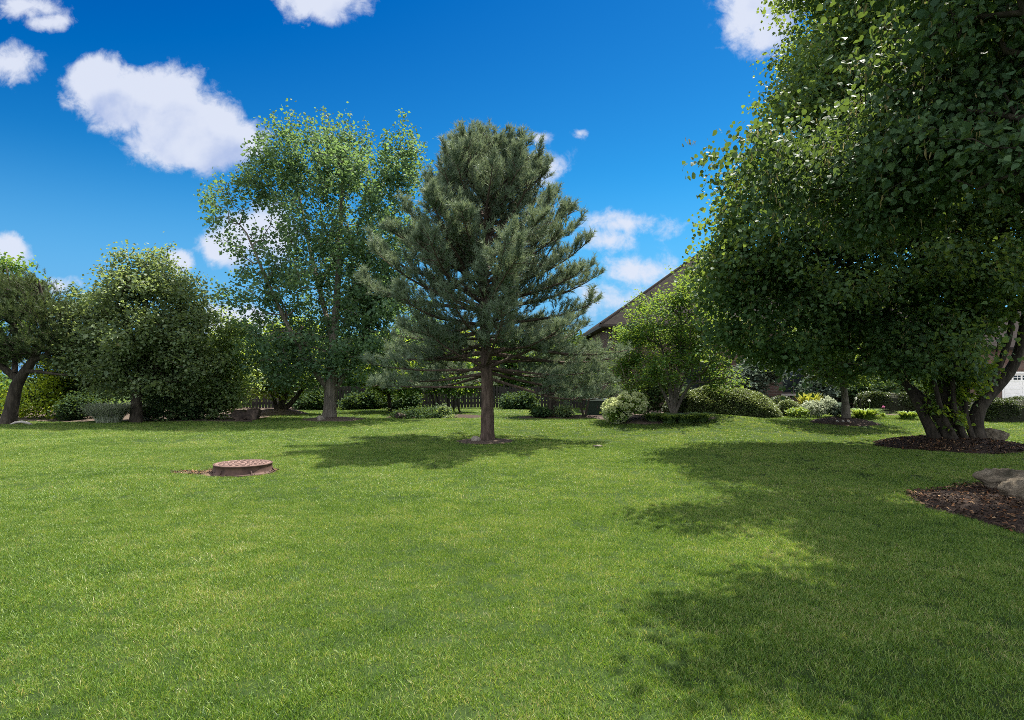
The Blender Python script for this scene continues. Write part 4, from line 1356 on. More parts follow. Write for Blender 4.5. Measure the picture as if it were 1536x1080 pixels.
def blades_clump(name, label, c, n, hgt, rad, leaf, wid=.012, cat='grass clump', group=None, seed=0, arch=.5, erect=1.0):
    t = thing(name, label, cat, c, group)
    r = np.random.default_rng(seed + 2)
    a = r.random(n) * 6.283
    b0 = np.stack([rad * .45 * np.sqrt(r.random(n)) * np.cos(a), rad * .45 * np.sqrt(r.random(n)) * np.sin(a), np.full(n, -.02)], -1)
    th = a + r.normal(0, .5, n)
    o = np.stack([np.cos(th), np.sin(th), 0 * th], -1)
    L = hgt * r.uniform(.6, 1.15, n)
    sp = rad * r.uniform(.05, 1.0, n) ** .8
    s = np.stack([-np.sin(th), np.cos(th), 0 * th], -1) * (wid * r.uniform(.7, 1.3, n))[:, None]
    ring = []
    for f, w in ((0, .6), (.35, 1), (.7, .85), (1, .08)):
        z = L * (f * erect - arch * .5 * f ** 3)
        q = b0 + o * (sp * f ** 1.5)[:, None] + np.stack([0 * z, 0 * z, z], -1)
        ring += [q - s * w, q + s * w]
    V = np.stack(ring, 1).reshape(-1, 3) + np.asarray(c)
    i = np.arange(n)[:, None] * 8
    Q = np.concatenate([i + np.array([0, 1, 3, 2]), i + np.array([2, 3, 5, 4]), i + np.array([4, 5, 7, 6])])
    mesh_obj('foliage', V, Q, leaf, t, np.repeat(r.random(n), 8))
    return t


b = G(163, 634)
blades_clump('ornamental_grass', 'silvery ornamental grass clump left of the rounded linden trunk', b, 1500, 1.0, .85, M['silver_leaf'], .014, seed=1, arch=.7)
b = gp(212, 23.6)
blades_clump('ornamental_grass', 'silvery ornamental grass clump half hidden behind the rounded linden trunk', b, 800, .95, .6, M['silver_leaf'], .014, seed=2, arch=.7)


# junipers and undergrowth in the bed left of the big pine
b = gp(632, 24.9); D = 24.9
shrub('juniper', 'low spreading dark juniper beside a black rock in front of fence', b, [L3(625, 622, D, 34, 9, 1.0), L3(655, 620, D, 26, 9, .8), L3(600, 622, D + .2, 14, 6, .5)], 380, M['dark_leaf'], 14, .09, .07, seed=36)
b = gp(665, 24.6); D = 24.6
shrub('shrub', 'small pale flowering shrub at the end of juniper bed', b, [L3(664, 617, D, 10, 10, .35), L3(668, 627, D - .2, 12, 6, .4)], 120, M['round_leaf'], 10, .06, .07, seed=37)
b = gp(668, 28.3); D = 28.3
tr = [[(b[0] + dx, b[1], b[2] - .05, .05)] + trunk_px([(668 + e, 600, 1.4), (668 + 2.2 * e, 578, 1), (668 + 3 * e, 560, .6)], D) for dx, e in ((-.6, -14), (-.3, -9), (.1, 3), (.4, 10), (.7, 14))]
lob = [L3(640, 565, D, 40, 22, 1.3), L3(690, 570, D, 40, 18, 1.3), L3(665, 540, D, 50, 24, 1.4), L3(615, 575, D, 26, 20, 1.0), L3(712, 580, D, 18, 10, .8)]
make_tree('small_tree', 'understorey tree with five thin stems shading the fence behind juniper', 'tree', b, tr, lob, 600, M['magnolia_leaf'], M['bark_dark'], n_per=15, spread=.16, size=.12, seed=38, minr=.008, attach=.45)
b = gp(585, 29.0); D = 29.0
tr = [grounded(trunk_px([(585, 612, 3), (583, 590, 2.5), (582, 560, 1.5)], D))]
lob = [L3(580, 568, D, 36, 24, 1.2), L3(560, 545, D, 40, 30, 1.3), L3(600, 540, D, 40, 30, 1.3)]
make_tree('small_tree', 'leafy green tree overhanging fence between cottonwood and understorey tree', 'tree', b, tr, lob, 450, M['bright_leaf'], M['bark_dark'], n_per=15, spread=.18, size=.13, seed=39, minr=.01)
b = gp(812, 24.8); D = 24.8
shrub('shrub', 'low leafy plant left of black trunk behind the big pine', b, [L3(812, 618, D, 14, 7, .5)], 110, M['dark_leaf'], 12, .07, .09, seed=40)
b = gp(846, 24.8); D = 24.8
shrub('shrub', 'low leafy plant right of black trunk behind the big pine', b, [L3(846, 617, D, 12, 8, .5)], 110, M['round_leaf'], 12, .07, .09, seed=41)


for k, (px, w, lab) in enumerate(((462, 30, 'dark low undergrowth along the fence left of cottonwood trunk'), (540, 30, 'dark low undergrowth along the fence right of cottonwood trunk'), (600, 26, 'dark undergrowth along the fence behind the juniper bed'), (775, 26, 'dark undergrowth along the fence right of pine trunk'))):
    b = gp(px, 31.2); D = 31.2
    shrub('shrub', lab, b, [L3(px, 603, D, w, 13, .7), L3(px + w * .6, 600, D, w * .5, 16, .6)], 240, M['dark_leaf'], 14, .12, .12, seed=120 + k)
# hydrangea
def hydrangea():
    b = G(934, 634)
    D = b[1]
    lob = [L3(925, 617, D, 18, 15, .5), L3(945, 608, D, 22, 14, .5), L3(958, 602, D + .2, 14, 10, .4), L3(918, 622, D - .1, 12, 9, .35)]
    t = shrub('hydrangea', 'hydrangea bush covered in pale greenish blooms at the raised bed\'s corner', b, lob, 220, M['hosta_leaf'], 10, .07, .085, seed=42, upb=1.0)
    pts = lobe_points(lob, 240, 1.0, 43)
    pts = pts[(pts[:, 1] < D + .15)][:90]
    r = np.random.default_rng(8)
    first = None
    for p in pts:
        if first is None:
            v = norm(r.normal(0, 1, (90, 3)))
            V, fs, rnd = leaves(v * .07 * np.array([1, 1, .8]), v, 1, .004, .01, .045, 0, .1, LEAF_FAR, seed=3, out_bias=1.0)
            first = mesh_obj('flower_head', V, fs, M['bloom'], t, rnd, loc=tuple((p - b) * 1.08))
        else:
            o = first.copy(); COL.objects.link(o); o.parent = t
            o.location = tuple((p - b) * np.array([1.06, 1.06, 1.10]))
            o.rotation_euler = (r.random() * 6, r.random() * 6, 0)
            o.scale = [r.uniform(.7, 1.2)] * 3


hydrangea()

# clipped domes and hedges in front of the house
c = gp(1092, 22.3)
hedge('clipped_hedge', 'big dome-shaped clipped evergreen with sunlit pale top beside the ornamental tree', c, dome(c, 1.75, 1.25, 1.12, 2.3, .22), 16000, M['hedge_leaf'], .05, seed=51)
c = gp(1040, 22.6)
hedge('clipped_hedge', 'dark flat-topped hedge in shade behind ornamental tree stems', c, dome(c, 1.0, .8, .95, 3.5), 6000, M['yew_leaf'], .05, seed=52)
c = gp(1182, 22.6)
hedge('boxwood', 'round clipped boxwood ball with yellowish top right of the big dome', c, dome(c, .40, .40, .58, 2.3), 3500, M['hedge_leaf'], .04, 'shrub', 53)
c = gp(1330, 24.2)
hedge('clipped_hedge', 'long low dark flat-topped hedge between the young tree and gnarled linden', c, dome(c, 1.05, .6, .82, 4.5), 8000, M['yew_leaf'], .045, seed=54)
c = gp(1512, 20.8)
hedge('clipped_hedge', 'low flat-topped hedge in front of the white garage door', c, dome(c, 1.35, .7, .72, 4.5), 12000, M['yew_leaf'], .042, seed=55)
c = gp(1170, 24.6)
hedge('boxwood', 'small dark rounded shrub below the house window', c, dome(c, .5, .5, .62, 2.4), 2500, M['yew_leaf'], .05, 'shrub', 56)

c = gp(1214, 23.6)
blades_clump('gold_shrub', 'spiky golden yellow plant glowing in the sun before dark foundation shrubs', c, 420, .82, .42, M['gold_leaf'], .022, 'shrub', seed=5, arch=.25)
b = gp(1228, 21.8); D = 21.8
shrub('perennial', 'grey-green mounded perennial in front of the golden plant', b, [L3(1222, 612, D, 18, 11, .4), L3(1242, 608, D, 12, 12, .35)], 260, M['silver_leaf'], 12, .05, .06, seed=57, cat='plant')
b = gp(1197, 21.6); D = 21.6
shrub('perennial', 'low bright green perennial between boxwood ball and grey-green mound', b, [L3(1196, 618, D, 14, 6, .35)], 120, M['hosta_leaf'], 10, .05, .06, seed=58, cat='plant')
b = gp(1256, 21.8); D = 21.8
shrub('hosta', 'white-edged hosta just left of the young tree trunk', b, [L3(1255, 613, D, 13, 9, .35)], 90, M['varieg_leaf'], 8, .05, .10, seed=59, cat='plant', upb=1.3)
b = gp(1298, 21.4); D = 21.4
blades_clump('daylily', 'bright lime-green daylily clump right of the young tree trunk', b, 380, .5, .62, M['hosta_leaf'], .018, 'plant', seed=6, arch=.8)
b = gp(1362, 20.8); D = 20.8
blades_clump('daylily', 'small green daylily clump left of the gnarled linden stems', b, 320, .42, .42, M['hosta_leaf'], .016, 'plant', seed=7, arch=.8)


def flower(px, py, D, mat, label, hgt=.35):
    c = gp(px, D)
    t = thing('flower', label, 'flower', c)
    mb = MB(); mb.tube(np.array([c - [0, 0, .03], c + [0.01, 0, hgt * .5], c + [0, 0, hgt]]), np.array([.008, .007, .005]), 5)
    mb.build('stem', M['hosta_leaf'], t)
    v = norm(np.random.default_rng(int(px)).normal(0, 1, (40, 3)))
    V, fs, rnd = leaves(c + [0, 0, hgt] + v * .022, v, 1, .004, .01, .03, 0, .1, LEAF_FAR, seed=3, out_bias=1.0)
    mesh_obj('flower_head', V, fs, mat, t, rnd)
    V, fs, rnd = leaves(np.tile(c, (10, 1)) + [0, 0, .05], np.tile([0, 0, 1.0], (10, 1)), 2, .05, .05, .12, -.3, .5, LEAF_FAR, seed=4)
    V[:, 2] = np.maximum(V[:, 2], H(V[:, 0], V[:, 1]) + .01)
    mesh_obj('foliage', V, fs, M['hosta_leaf'], t, rnd)


flower(1325, 622, 21.6, M['pink'], 'small pink flower in front of the long dark hedge')
flower(1284, 612, 22.6, M['white_petal'], 'tall white flower behind the lime-green daylily, nearer the trunk', .62)
flower(1304, 614, 22.6, M['white_petal'], 'white flower behind the lime-green daylily, nearer the dark hedge', .55)

b = gp(1136, 27.2); D = 27.2
tr = [grounded(trunk_px([(1136, 605, 3), (1136, 585, 2.5), (1138, 555, 1.4)], D, 1)), ]
lob = [L3(1120, 562, D, 26, 14, .9), L3(1150, 560, D, 22, 14, .9), L3(1135, 548, D, 30, 12, .9), L3(1125, 580, D, 22, 10, .7)]
make_tree('dogwood', 'dogwood with pale bluish variegated leaves against the brick wall', 'small tree', b, tr, lob, 420, M['varieg_leaf'], M['bark_dark'], n_per=14, spread=.13, size=.12, seed=60, minr=.006, upb=1.4)
for k, (px, w, h, lab) in enumerate(((1225, 26, 24, 'dark bluish foundation shrub between window and young tree trunk'), (1275, 28, 20, 'dark foundation shrub directly behind the young tree trunk'), (1390, 34, 22, 'dark foundation shrub behind the gnarled linden\'s left stems'))):
    b = gp(px, 27.6); D = 27.6
    shrub('shrub', lab, b, [L3(px, 590, D, w, h, .8), L3(px + 8, 575, D, w * .7, h * .8, .7)], 330, M['varieg_leaf'] if k == 0 else M['dark_leaf'], 14, .12, .10, seed=61 + k)
b = gp(975, 26.0); D = 26.0
shrub('shrub', 'dark leafy shrub in deep shade behind the ornamental tree, nearest the house corner', b, [L3(965, 590, D, 34, 24, .8), L3(1000, 588, D, 34, 26, .8), L3(985, 570, D, 30, 20, .7)], 420, M['dark_leaf'], 14, .13, .10, seed=67)
b = gp(1345, 26.6); D = 26.6
shrub('shrub', 'dark leafy shrub under the linden branches behind the flat-topped hedge', b, [L3(1340, 585, D, 34, 22, .8)], 300, M['dark_leaf'], 14, .12, .10, seed=66)
# ground cover at the foot of the ornamental tree
for k, (px, py, lab) in enumerate(((982, 632, 'dark leafy hosta clump nearest the hydrangea'), (1004, 634, 'dark leafy hosta clump right below the ornamental tree stems'), (1028, 634, 'dark hosta clump between ornamental tree stems and big dome'), (1050, 632, 'dark hosta clump at the foot of the big clipped dome'))):
    b = G(px, py)
    blades_clump('hosta', lab, b, 420, .40, .42, M['hosta_dark'], .022, 'plant', 'hostas edging the raised bed', seed=20 + k, arch=.7)


# ------------------------------------------------------------------ stones
def rock(name, label, c, sx, sy, sz, mat, seed, boxy=2.0, cut=0.35, rot=0.0):
    r = np.random.default_rng(seed)
    nu, nv = 72, 40
    u = np.arange(nu) * 2 * math.pi / nu
    v = np.linspace(-math.pi / 2, math.pi / 2, nv)
    Uu, Vv = np.meshgrid(u, v)
    d = np.stack([np.cos(Vv) * np.cos(Uu), np.cos(Vv) * np.sin(Uu), np.sin(Vv)], -1)
    # planes cut facets into the stone
    rad = np.ones(d.shape[:2])
    for _ in range(16):
        nrm = norm(r.normal(0, 1, 3)); off = r.uniform(.62, .98)
        dt = d @ nrm
        rad = np.where(dt > .05, np.minimum(rad, off / np.maximum(dt, .05)), rad)
    for k in range(9):
        w = norm(r.normal(0, 1, 3)) * (3 + 3.2 * k)
        rad = rad + .055 / (k + 1) * (1 - 2 * np.abs(np.sin(d @ w + r.random() * 6 + 1.5 * np.sin(d @ w[::-1] * .7))))
    p = d * rad[..., None]
    p = np.sign(p) * np.abs(p) ** (2 / (boxy + .0))if boxy > 2 else p
    p = p * np.array([sx, sy, sz])
    ca, sa = math.cos(rot), math.sin(rot)
    p = np.stack([p[..., 0] * ca - p[..., 1] * sa, p[..., 0] * sa + p[..., 1] * ca, p[..., 2]], -1)
    V = p.reshape(-1, 3) + np.array([c[0], c[1], c[2] + sz * cut])
    i = np.arange(nv - 1)[:, None] * nu; j = np.arange(nu)[None]; j2 = (j + 1) % nu
    q = np.stack([i + j, i + j2, i + nu + j2, i + nu + j], -1).reshape(-1, 4)
    V[:, 2] = np.maximum(V[:, 2], H(V[:, 0], V[:, 1]) - .15)
    o = mesh_obj(name, V, q, mat, smooth_shade=True)
    return tag(o, label, 'rock')


rock('boulder', 'wide grey boulder at the front edge of mulch bed, nearest the viewer', (6.72, 7.9, .06), .55, .34, .22, M['boulder'], 3, cut=.45, rot=.1)
rock('boulder', 'darker pointed boulder lying behind the wide one at mulch bed', (6.92, 8.75, .06), .42, .3, .22, M['boulder'], 8, cut=.4, rot=-.2)
rock('boulder', 'pale angular rock leaning beside the gnarled linden base', (11.15, 14.5, .12), .32, .22, .2, M['boulder'], 12, cut=.6, rot=-.5)
rock('rock', 'black rock at the left end of juniper bed', tuple(G(601, 628)), .24, .2, .2, M['rock_dark'], 14, cut=.4)
rock('rock', 'small round grey stone at the big pine\'s left foot', tuple(P(714, 661, 15.5)), .14, .11, .09, M['rock'], 15, cut=.4)
rock('rock', 'flat pale stone lying alone in the open lawn', tuple(G(897, 670)), .15, .1, .035, M['rock'], 16, cut=.5)
rock('rock', 'grey stone at the left foot of cottonwood', tuple(G(482, 632)), .2, .16, .14, M['rock'], 17, cut=.6)
rock('stone_block', 'dark blocky stone nearer the bushy tree, one of two', tuple(G(362, 630)), .34, .26, .24, M['rock_dark'], 18, 2.9, .75)
rock('stone_block', 'dark blocky stone with pale worn edge nearer the mulch mound', tuple(G(380, 630)), .30, .26, .26, M['rock_dark'], 19, 2.9, .75)
for k, px in enumerate((1249, 1256, 1266)):
    rock('rock', ('small whitish stone on the young tree mulch ring, leftmost of three', 'small whitish stone on the young tree mulch ring, middle of three', 'small whitish stone on the young tree mulch ring, nearest the trunk')[k],
         (10.1 + .16 * k, 19.45 - .03 * k, float(H(10.2, 19.5)) + .09), .05, .04, .04, M['stone_sill'], 30 + k)


def root_log():
    b = G(28, 637)
    mb = MB()
    pts = np.array([b + [-.28, 0, .0], b + [-.1, -.03, .07], b + [.12, -.02, .10], b + [.32, .02, .05], b + [.42, .05, -.02]])
    mb.tube(pts, np.array([.03, .04, .045, .045, .035]), 9)
    o = mb.build('fallen_branch', M['stone_sill'], None, True)
    tag(o, 'pale arched stone-like root at the foot of the leaning pine', 'root')


root_log()


# ------------------------------------------------------------------ cast iron manhole riser
def manhole():
    x, y = MAN
    z = float(H(x, y)) + .012
    t = thing('manhole_riser', 'rusty round cast-iron manhole riser standing proud of the lawn', 'manhole', (x, y, z))
    c = np.array([x, y, z])
    mb = MB()
    mb.lathe([(.52, -.02), (.52, .008), (.51, .014), (.485, .02), (.474, .04), (.466, .08), (.462, .130), (.468, .133), (.470, .150), (.462, .154), (.445, .154), (.443, .135)], c, 64)
    mb.build('frame', M['iron'], t, True)
    for k in range(6):
        a = math.radians(8 + 60 * k)
        d = np.array([math.cos(a), math.sin(a), 0]); s = np.array([-d[1], d[0], 0]) * .012
        q = [c + d * .46 + [0, 0, .095], c + d * .46 + [0, 0, .012], c + d * .515 + [0, 0, .0], c + d * .515 + [0, 0, .014]]
        V = [p - s for p in q] + [p + s for p in q]
        g = MB(); g.add(V, [(0, 1, 2, 3), (7, 6, 5, 4), (0, 4, 5, 1), (1, 5, 6, 2), (2, 6, 7, 3), (3, 7, 4, 0)])
        g.build('gusset', M['iron'], t)
    mb = MB()
    mb.lathe([(.44, .115), (.44, .149), (.437, .153), (.41, .153), (.405, .147), (.0005, .147)], c, 64)
    # raised studs in rings
    for rr, n in ((.37, 22), (.30, 18), (.23, 14), (.16, 9), (.085, 5)):
        for k in range(n):
            a = k * 6.283 / n + rr * 9
            p = c + [rr * math.cos(a), rr * math.sin(a), .1475]
            d = np.array([-math.sin(a), math.cos(a), 0]); e = np.array([math.cos(a), math.sin(a), 0])
            q0 = [p + d * sx * .026 + e * sy * .013 for sx, sy in ((-1, -1), (1, -1), (1, 1), (-1, 1))]
            q1 = [v + [0, 0, .009] - (v - p) * .15 for v in q0]
            mb.add(q0 + q1, [(4, 5, 6, 7), (0, 1, 5, 4), (1, 2, 6, 5), (2, 3, 7, 6), (3, 0, 4, 7)])
    mb.build('lid', M['iron_top'], t, False)
    for sg in (-1, 1):
        g = MB()
        p = c + [sg * .33, -.1, .148]
        g.lathe([(.028, 0), (.028, .004), (.018, .004), (.018, -.0), (.001, -.0)], p, 14)
        g.build('lifting_hole', M['iron'], t)


manhole()


# ------------------------------------------------------------------ fence
def fence():
    y = 32.2
    x0, x1 = -17.5, 4.3
    t = thing('wooden_fence', 'weathered dark vertical board fence along the back of the lawn', 'fence', (x0, y, 0))
    mb = MB()
    r = np.random.default_rng(4)
    x = x0
    while x < x1:
        w = .135
        h = 1.12 + r.normal(0, .012)
        z = float(H(x, y)) + .04
        yy = y + r.normal(0, .004)
        mb.add([(x, yy, z), (x + w, yy, z), (x + w, yy, z + h - .05), (x + w * .5, yy, z + h), (x, yy, z + h - .05),
                (x, yy + .02, z), (x + w, yy + .02, z), (x + w, yy + .02, z + h - .05), (x + w * .5, yy + .02, z + h), (x, yy + .02, z + h - .05)],
               [(0, 1, 2, 4), (6, 5, 9, 7), (0, 4, 9, 5), (1, 6, 7, 2), (2, 7, 8, 3), (3, 8, 9, 4)], [(4, 2, 3), (7, 9, 8)])
        x += .165
    mb.build('board_panel', M['fence'], t)
    for z in (.25, .9):
        m2 = MB(); m2.box(x0, x1, y + .024, y + .07, z, z + .09); m2.build('rail', M['fence'], t)
    for k in range(10):
        xx = x0 + .6 + k * 2.35
        m2 = MB(); m2.box(xx, xx + .1, y + .072, y + .172, -.1, 1.2); m2.build('post', M['fence'], t)


fence()

# trees beyond the fence
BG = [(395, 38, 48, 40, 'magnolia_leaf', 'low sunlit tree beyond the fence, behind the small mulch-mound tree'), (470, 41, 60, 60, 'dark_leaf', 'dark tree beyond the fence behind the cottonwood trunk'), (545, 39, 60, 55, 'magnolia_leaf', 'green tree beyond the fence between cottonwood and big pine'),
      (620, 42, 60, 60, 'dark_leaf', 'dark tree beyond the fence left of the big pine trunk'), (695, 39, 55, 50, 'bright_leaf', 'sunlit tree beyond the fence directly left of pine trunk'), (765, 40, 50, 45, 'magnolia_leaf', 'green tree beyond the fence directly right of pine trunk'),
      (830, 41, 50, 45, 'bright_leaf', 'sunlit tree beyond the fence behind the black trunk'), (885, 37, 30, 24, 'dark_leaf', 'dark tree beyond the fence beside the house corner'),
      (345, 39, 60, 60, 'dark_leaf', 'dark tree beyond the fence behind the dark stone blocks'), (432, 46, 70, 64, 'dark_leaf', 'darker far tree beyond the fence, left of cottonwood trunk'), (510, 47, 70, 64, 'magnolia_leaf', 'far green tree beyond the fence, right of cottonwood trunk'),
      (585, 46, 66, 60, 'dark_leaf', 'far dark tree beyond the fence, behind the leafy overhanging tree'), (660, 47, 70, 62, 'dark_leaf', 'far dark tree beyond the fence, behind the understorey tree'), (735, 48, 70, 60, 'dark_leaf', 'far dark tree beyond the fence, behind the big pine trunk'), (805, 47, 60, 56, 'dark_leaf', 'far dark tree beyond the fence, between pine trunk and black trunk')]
for k, (px, D, rw, rh, lf, lab) in enumerate(BG):
    b = gp(px, D)
    tr = [[(b[0], b[1], b[2] - .1, .16)] + trunk_px([(px, 590, 3), (px + 4, 550, 2.2), (px + 2, 525, 1)], D)]
    lob = [L3(px, 545, D, rw * .8, rh * .75, 1.8), L3(px - rw * .4, 568, D, rw * .5, rh * .5, 1.5), L3(px + rw * .4, 565, D, rw * .5, rh * .5, 1.5), L3(px + 8, 520, D, rw * .5, rh * .5, 1.2)]
    make_tree('shade_tree', lab, 'tree', b, tr, lob, 620, M[lf], M['bark_dark'], n_per=16, spread=.26, size=.19, seed=80 + k, minr=.015, seg=.8, group='trees beyond the fence')
for k, (px, D, lab) in enumerate(((300, 33, 'dark tree far behind the bushy low-branching tree'), (220, 32, 'dark tree far behind the rounded linden'), (-60, 31, 'dark tree at the far left behind the leaning pine'))):
    b = gp(px, D)
    tr = [[(b[0], b[1], b[2] - .1, .16)] + trunk_px([(px, 590, 3), (px + 4, 550, 2.2), (px + 2, 500, 1)], D)]
    lob = [L3(px, 545, D, 70, 45, 1.8), L3(px - 20, 580, D, 50, 30, 1.5), L3(px + 30, 575, D, 50, 34, 1.5)]
    make_tree('shade_tree', lab, 'tree', b, tr, lob, 480, M['dark_leaf' if k else 'magnolia_leaf'], M['bark_dark'], n_per=14, spread=.24, size=.17, seed=95 + k, minr=.015, seg=.8, group='trees beyond the left border')


# ------------------------------------------------------------------ the house
def house():
    x0, x1, y0, y1, ze = 4.55, 22.0, 30.0, 43.0, 4.0
    t = thing('brick_house', 'brown brick house with steep hipped shingle roof and white garage door', 'house', (x0, y0, 0))
    # main wall with window openings left free by building the wall from pieces
    wins = [(5.0, 5.75, 3.0, 3.75), (12.95, 14.1, .82, 2.4), (16.6, 18.2, .82, 2.4), (8.2, 9.8, .82, 2.4)]
    mb = MB()
    th = .25
    xs = sorted(set([x0, x1] + [w[0] for w in wins] + [w[1] for w in wins]))
    for a, b_ in zip(xs[:-1], xs[1:]):
        w = [q for q in wins if q[0] <= a + 1e-6 and q[1] >= b_ - 1e-6]
        if w:
            mb.box(a, b_, y0, y0 + th, -.6, w[0][2]); mb.box(a, b_, y0, y0 + th, w[0][3], ze)
        else:
            mb.box(a, b_, y0, y0 + th, -.6, ze)
    mb.box(x0, x0 + th, y0 + th, y1, -.6, ze); mb.box(x1 - th, x1, y0 + th, y1, -.6, ze)
    mb.box(x0 + th, x1 - th, y1 - th, y1, -.6, ze)
    mb.build('wall', M['brick'], t)
    for (a, b_, z0, z1) in wins:
        f = MB()
        e = .06
        yy0, yy1 = y0 + .06, y0 + .13
        f.box(a + .003, a + e, yy0, yy1, z0 + .003, z1 - .003); f.box(b_ - e, b_ - .003, yy0, yy1, z0 + .003, z1 - .003)
        f.box(a + e, b_ - e, yy0, yy1, z0 + .003, z0 + e); f.box(a + e, b_ - e, yy0, yy1, z1 - e, z1 - .003)
        if z1 - z0 > 1: f.box((a + b_) / 2 - .02, (a + b_) / 2 + .02, yy0 + .004, yy1 - .004, z0 + e, z1 - e)
        w = f.build('window', M['trim'], t)
        g = MB(); g.box(a + e, b_ - e, yy0 + .03, yy0 + .04, z0 + e, z1 - e); g.build('pane', M['glass_dark'], w).location = (0, 0, 0)
        s = MB(); s.box(a - .06, b_ + .06, y0 - .07, y0 - .003, z0 - .1, z0 - .005); s.build('sill', M['stone_sill'], w).location = (0, 0, 0)
    # hip roof, overhanging
    ov = .35
    X0, X1, Y0, Y1 = x0 - ov, x1 + ov, y0 - ov, y1 + ov
    rr = (Y1 - Y0) / 2
    p = .70
    zr = ze + .12
    A, B, C, Dd = (X0, Y0, zr), (X1, Y0, zr), (X1, Y1, zr), (X0, Y1, zr)
    R1, R2 = (X0 + rr, Y0 + rr, zr + p * rr), (X1 - rr, Y0 + rr, zr + p * rr)
    mb = MB()
    mb.poly([A, B, R2, R1]); mb.poly([B, C, R2]); mb.poly([C, Dd, R1, R2]); mb.poly([Dd, A, R1])
    roof = mb.build('roof', M['shingle'], t)
    mb = MB()
    mb.tube(np.array([A, R1]), np.array([.07, .07]), 6); mb.tube(np.array([R1, R2]), np.array([.07, .07]), 6)
    mb.build('ridge_cap', M['shingle'], roof).location = (0, 0, 0)
    mb = MB()
    mb.box(X0, X1, Y0, Y1, zr - .16, zr - .004)
    mb.build('eave', M['trim'], t)
    g = MB()
    g.box(X0 - .09, X1, Y0 - .11, Y0 - .004, zr - .12, zr - .01); g.build('gutter', M['trim'], t)
    g = MB(); g.tube(np.array([(x0 + .06, y0 - .08, ze - .1), (x0 + .06, y0 - .08, .0)]), np.array([.045, .045]), 8); g.build('downspout', M['trim'], t)
    g = MB(); g.tube(np.array([(7.1, 31.9, 5.2), (7.1, 31.9, 6.0)]), np.array([.06, .06]), 10); g.build('vent_pipe', M['trim'], roof).location = (0, 0, 0)
    # garage wing
    gx0, gx1, gy0, gy1, gz, ge = 22.01, 44.0, 42.0, 52.0, -.35, 3.5
    dx0, dx1, dz1 = 33.0, 38.0, 1.86
    mb = MB()
    mb.box(gx0, dx0, gy0, gy0 + th, -1, ge); mb.box(dx1, gx1, gy0, gy0 + th, -1, ge); mb.box(dx0, dx1, gy0, gy0 + th, dz1, ge)
    mb.box(gx0, gx0 + th, gy0 + th, gy1, -1, ge); mb.box(gx1 - th, gx1, gy0 + th, gy1, -1, ge)
    mb.build('garage_wall', M['brick'], t)
    X0, X1, Y0, Y1 = gx0 + .4, gx1 + .4, gy0 - .4, gy1 + .4
    rr = (Y1 - Y0) / 2
    zr = ge + .1
    A, B, C, Dd = (X0, Y0, zr), (X1, Y0, zr), (X1, Y1, zr), (X0, Y1, zr)
    R1, R2 = (X0 + rr, Y0 + rr, zr + .6 * rr), (X1 - rr, Y0 + rr, zr + .6 * rr)
    mb = MB()
    mb.poly([A, B, R2, R1]); mb.poly([B, C, R2]); mb.poly([C, Dd, R1, R2]); mb.poly([Dd, A, R1]); mb.box(X0, X1, Y0, Y1, zr - .16, zr - .004)
    mb.build('garage_roof', M['shingle'], t)
    mb = MB()
    nrow = 4
    hgt = (dz1 - gz) / nrow
    for k in range(nrow):
        z0 = gz + k * hgt
        mb.box(dx0 + .004, dx1 - .004, gy0 + .12, gy0 + .16, z0 + .004, z0 + hgt - .004)
        for q in range(2):
            zz = z0 + .06 + q * (hgt / 2)
            if k == nrow - 1: continue
            for c_ in range(4):
                xx = dx0 + .12 + c_ * 1.22
                mb.box(xx, xx + 1.08, gy0 + .105, gy0 + .119, zz, zz + hgt / 2 - .1)
    door = mb.build('garage_door', M['white'], t)
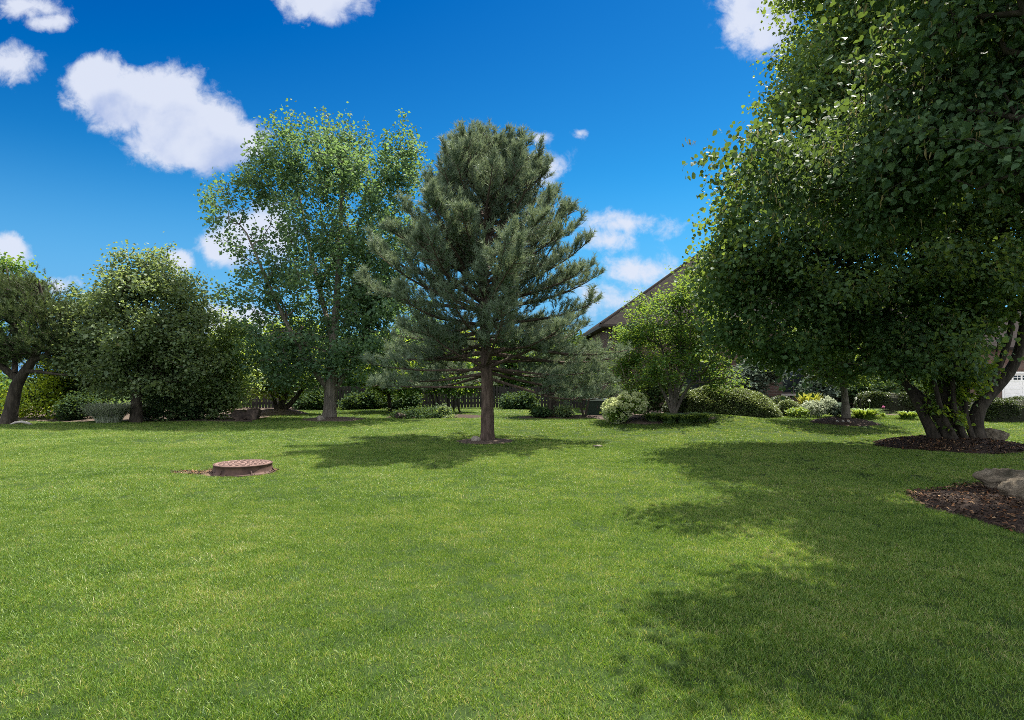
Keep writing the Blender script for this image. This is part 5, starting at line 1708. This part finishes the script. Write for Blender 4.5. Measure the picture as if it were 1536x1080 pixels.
    for c_ in range(8):
        xx = dx0 + .14 + c_ * .61
        z0 = gz + 3 * hgt + .13
        fr = MB()
        fr.box(xx, xx + .46, gy0 + .1, gy0 + .119, z0, z0 + .28)
        f = fr.build('door_window', M['glass_dark'], door); f.location = (0, 0, 0)
        m3 = MB(); m3.box(xx + .215, xx + .245, gy0 + .085, gy0 + .099, z0, z0 + .28); m3.box(xx, xx + .214, gy0 + .085, gy0 + .099, z0 + .125, z0 + .155); m3.box(xx + .246, xx + .46, gy0 + .085, gy0 + .099, z0 + .125, z0 + .155)
        m3.build('muntin', M['white'], f).location = (0, 0, 0)
    mb = MB()
    mb.box(dx0 - .12, dx0, gy0 - .03, gy0 - .004, gz, dz1 + .12); mb.box(dx1, dx1 + .12, gy0 - .03, gy0 - .004, gz, dz1 + .12); mb.box(dx0, dx1, gy0 - .03, gy0 - .004, dz1, dz1 + .12)
    mb.build('door_trim', M['white'], t)
    return t


house()


def driveway():
    xs = np.linspace(30.5, 40.5, 21); ys = np.linspace(24, 41.95, 40)
    X, Y = np.meshgrid(xs, ys)
    V = np.stack([X, Y, H(X, Y) + .03], -1).reshape(-1, 3)
    i = (np.arange(39)[:, None] * 21 + np.arange(20)[None]).ravel()
    tag(mesh_obj('driveway', V, np.stack([i, i + 1, i + 22, i + 21], -1), M['concrete'], smooth_shade=True), kind='structure')


driveway()


def cabinet():
    b = gp(895, 26.2)
    x, y, z = b
    t = thing('utility_cabinet', 'dark green metal utility cabinet near the house corner', 'utility box', b)
    mb = MB(); mb.box(x - .42, x + .42, y - .3, y + .3, z - .05, z + .62); mb.build('body', M['green_metal'], t)
    mb = MB()
    mb.add([(x - .45, y - .33, z + .62), (x + .45, y - .33, z + .62), (x + .45, y + .33, z + .62), (x - .45, y + .33, z + .62), (x - .42, y - .28, z + .70), (x + .42, y - .28, z + .70), (x + .42, y + .30, z + .72), (x - .42, y + .30, z + .72)],
           [(0, 3, 2, 1), (4, 5, 6, 7), (0, 1, 5, 4), (1, 2, 6, 5), (2, 3, 7, 6), (3, 0, 4, 7)])
    mb.build('lid', M['green_metal'], t)
    mb = MB(); mb.box(x - .015, x + .015, y - .325, y - .304, z + .3, z + .42); mb.build('handle', M['trim'], t)


cabinet()
print('scene built; verts', sum(len(o.data.vertices) for o in scene.objects if o.type == 'MESH'))
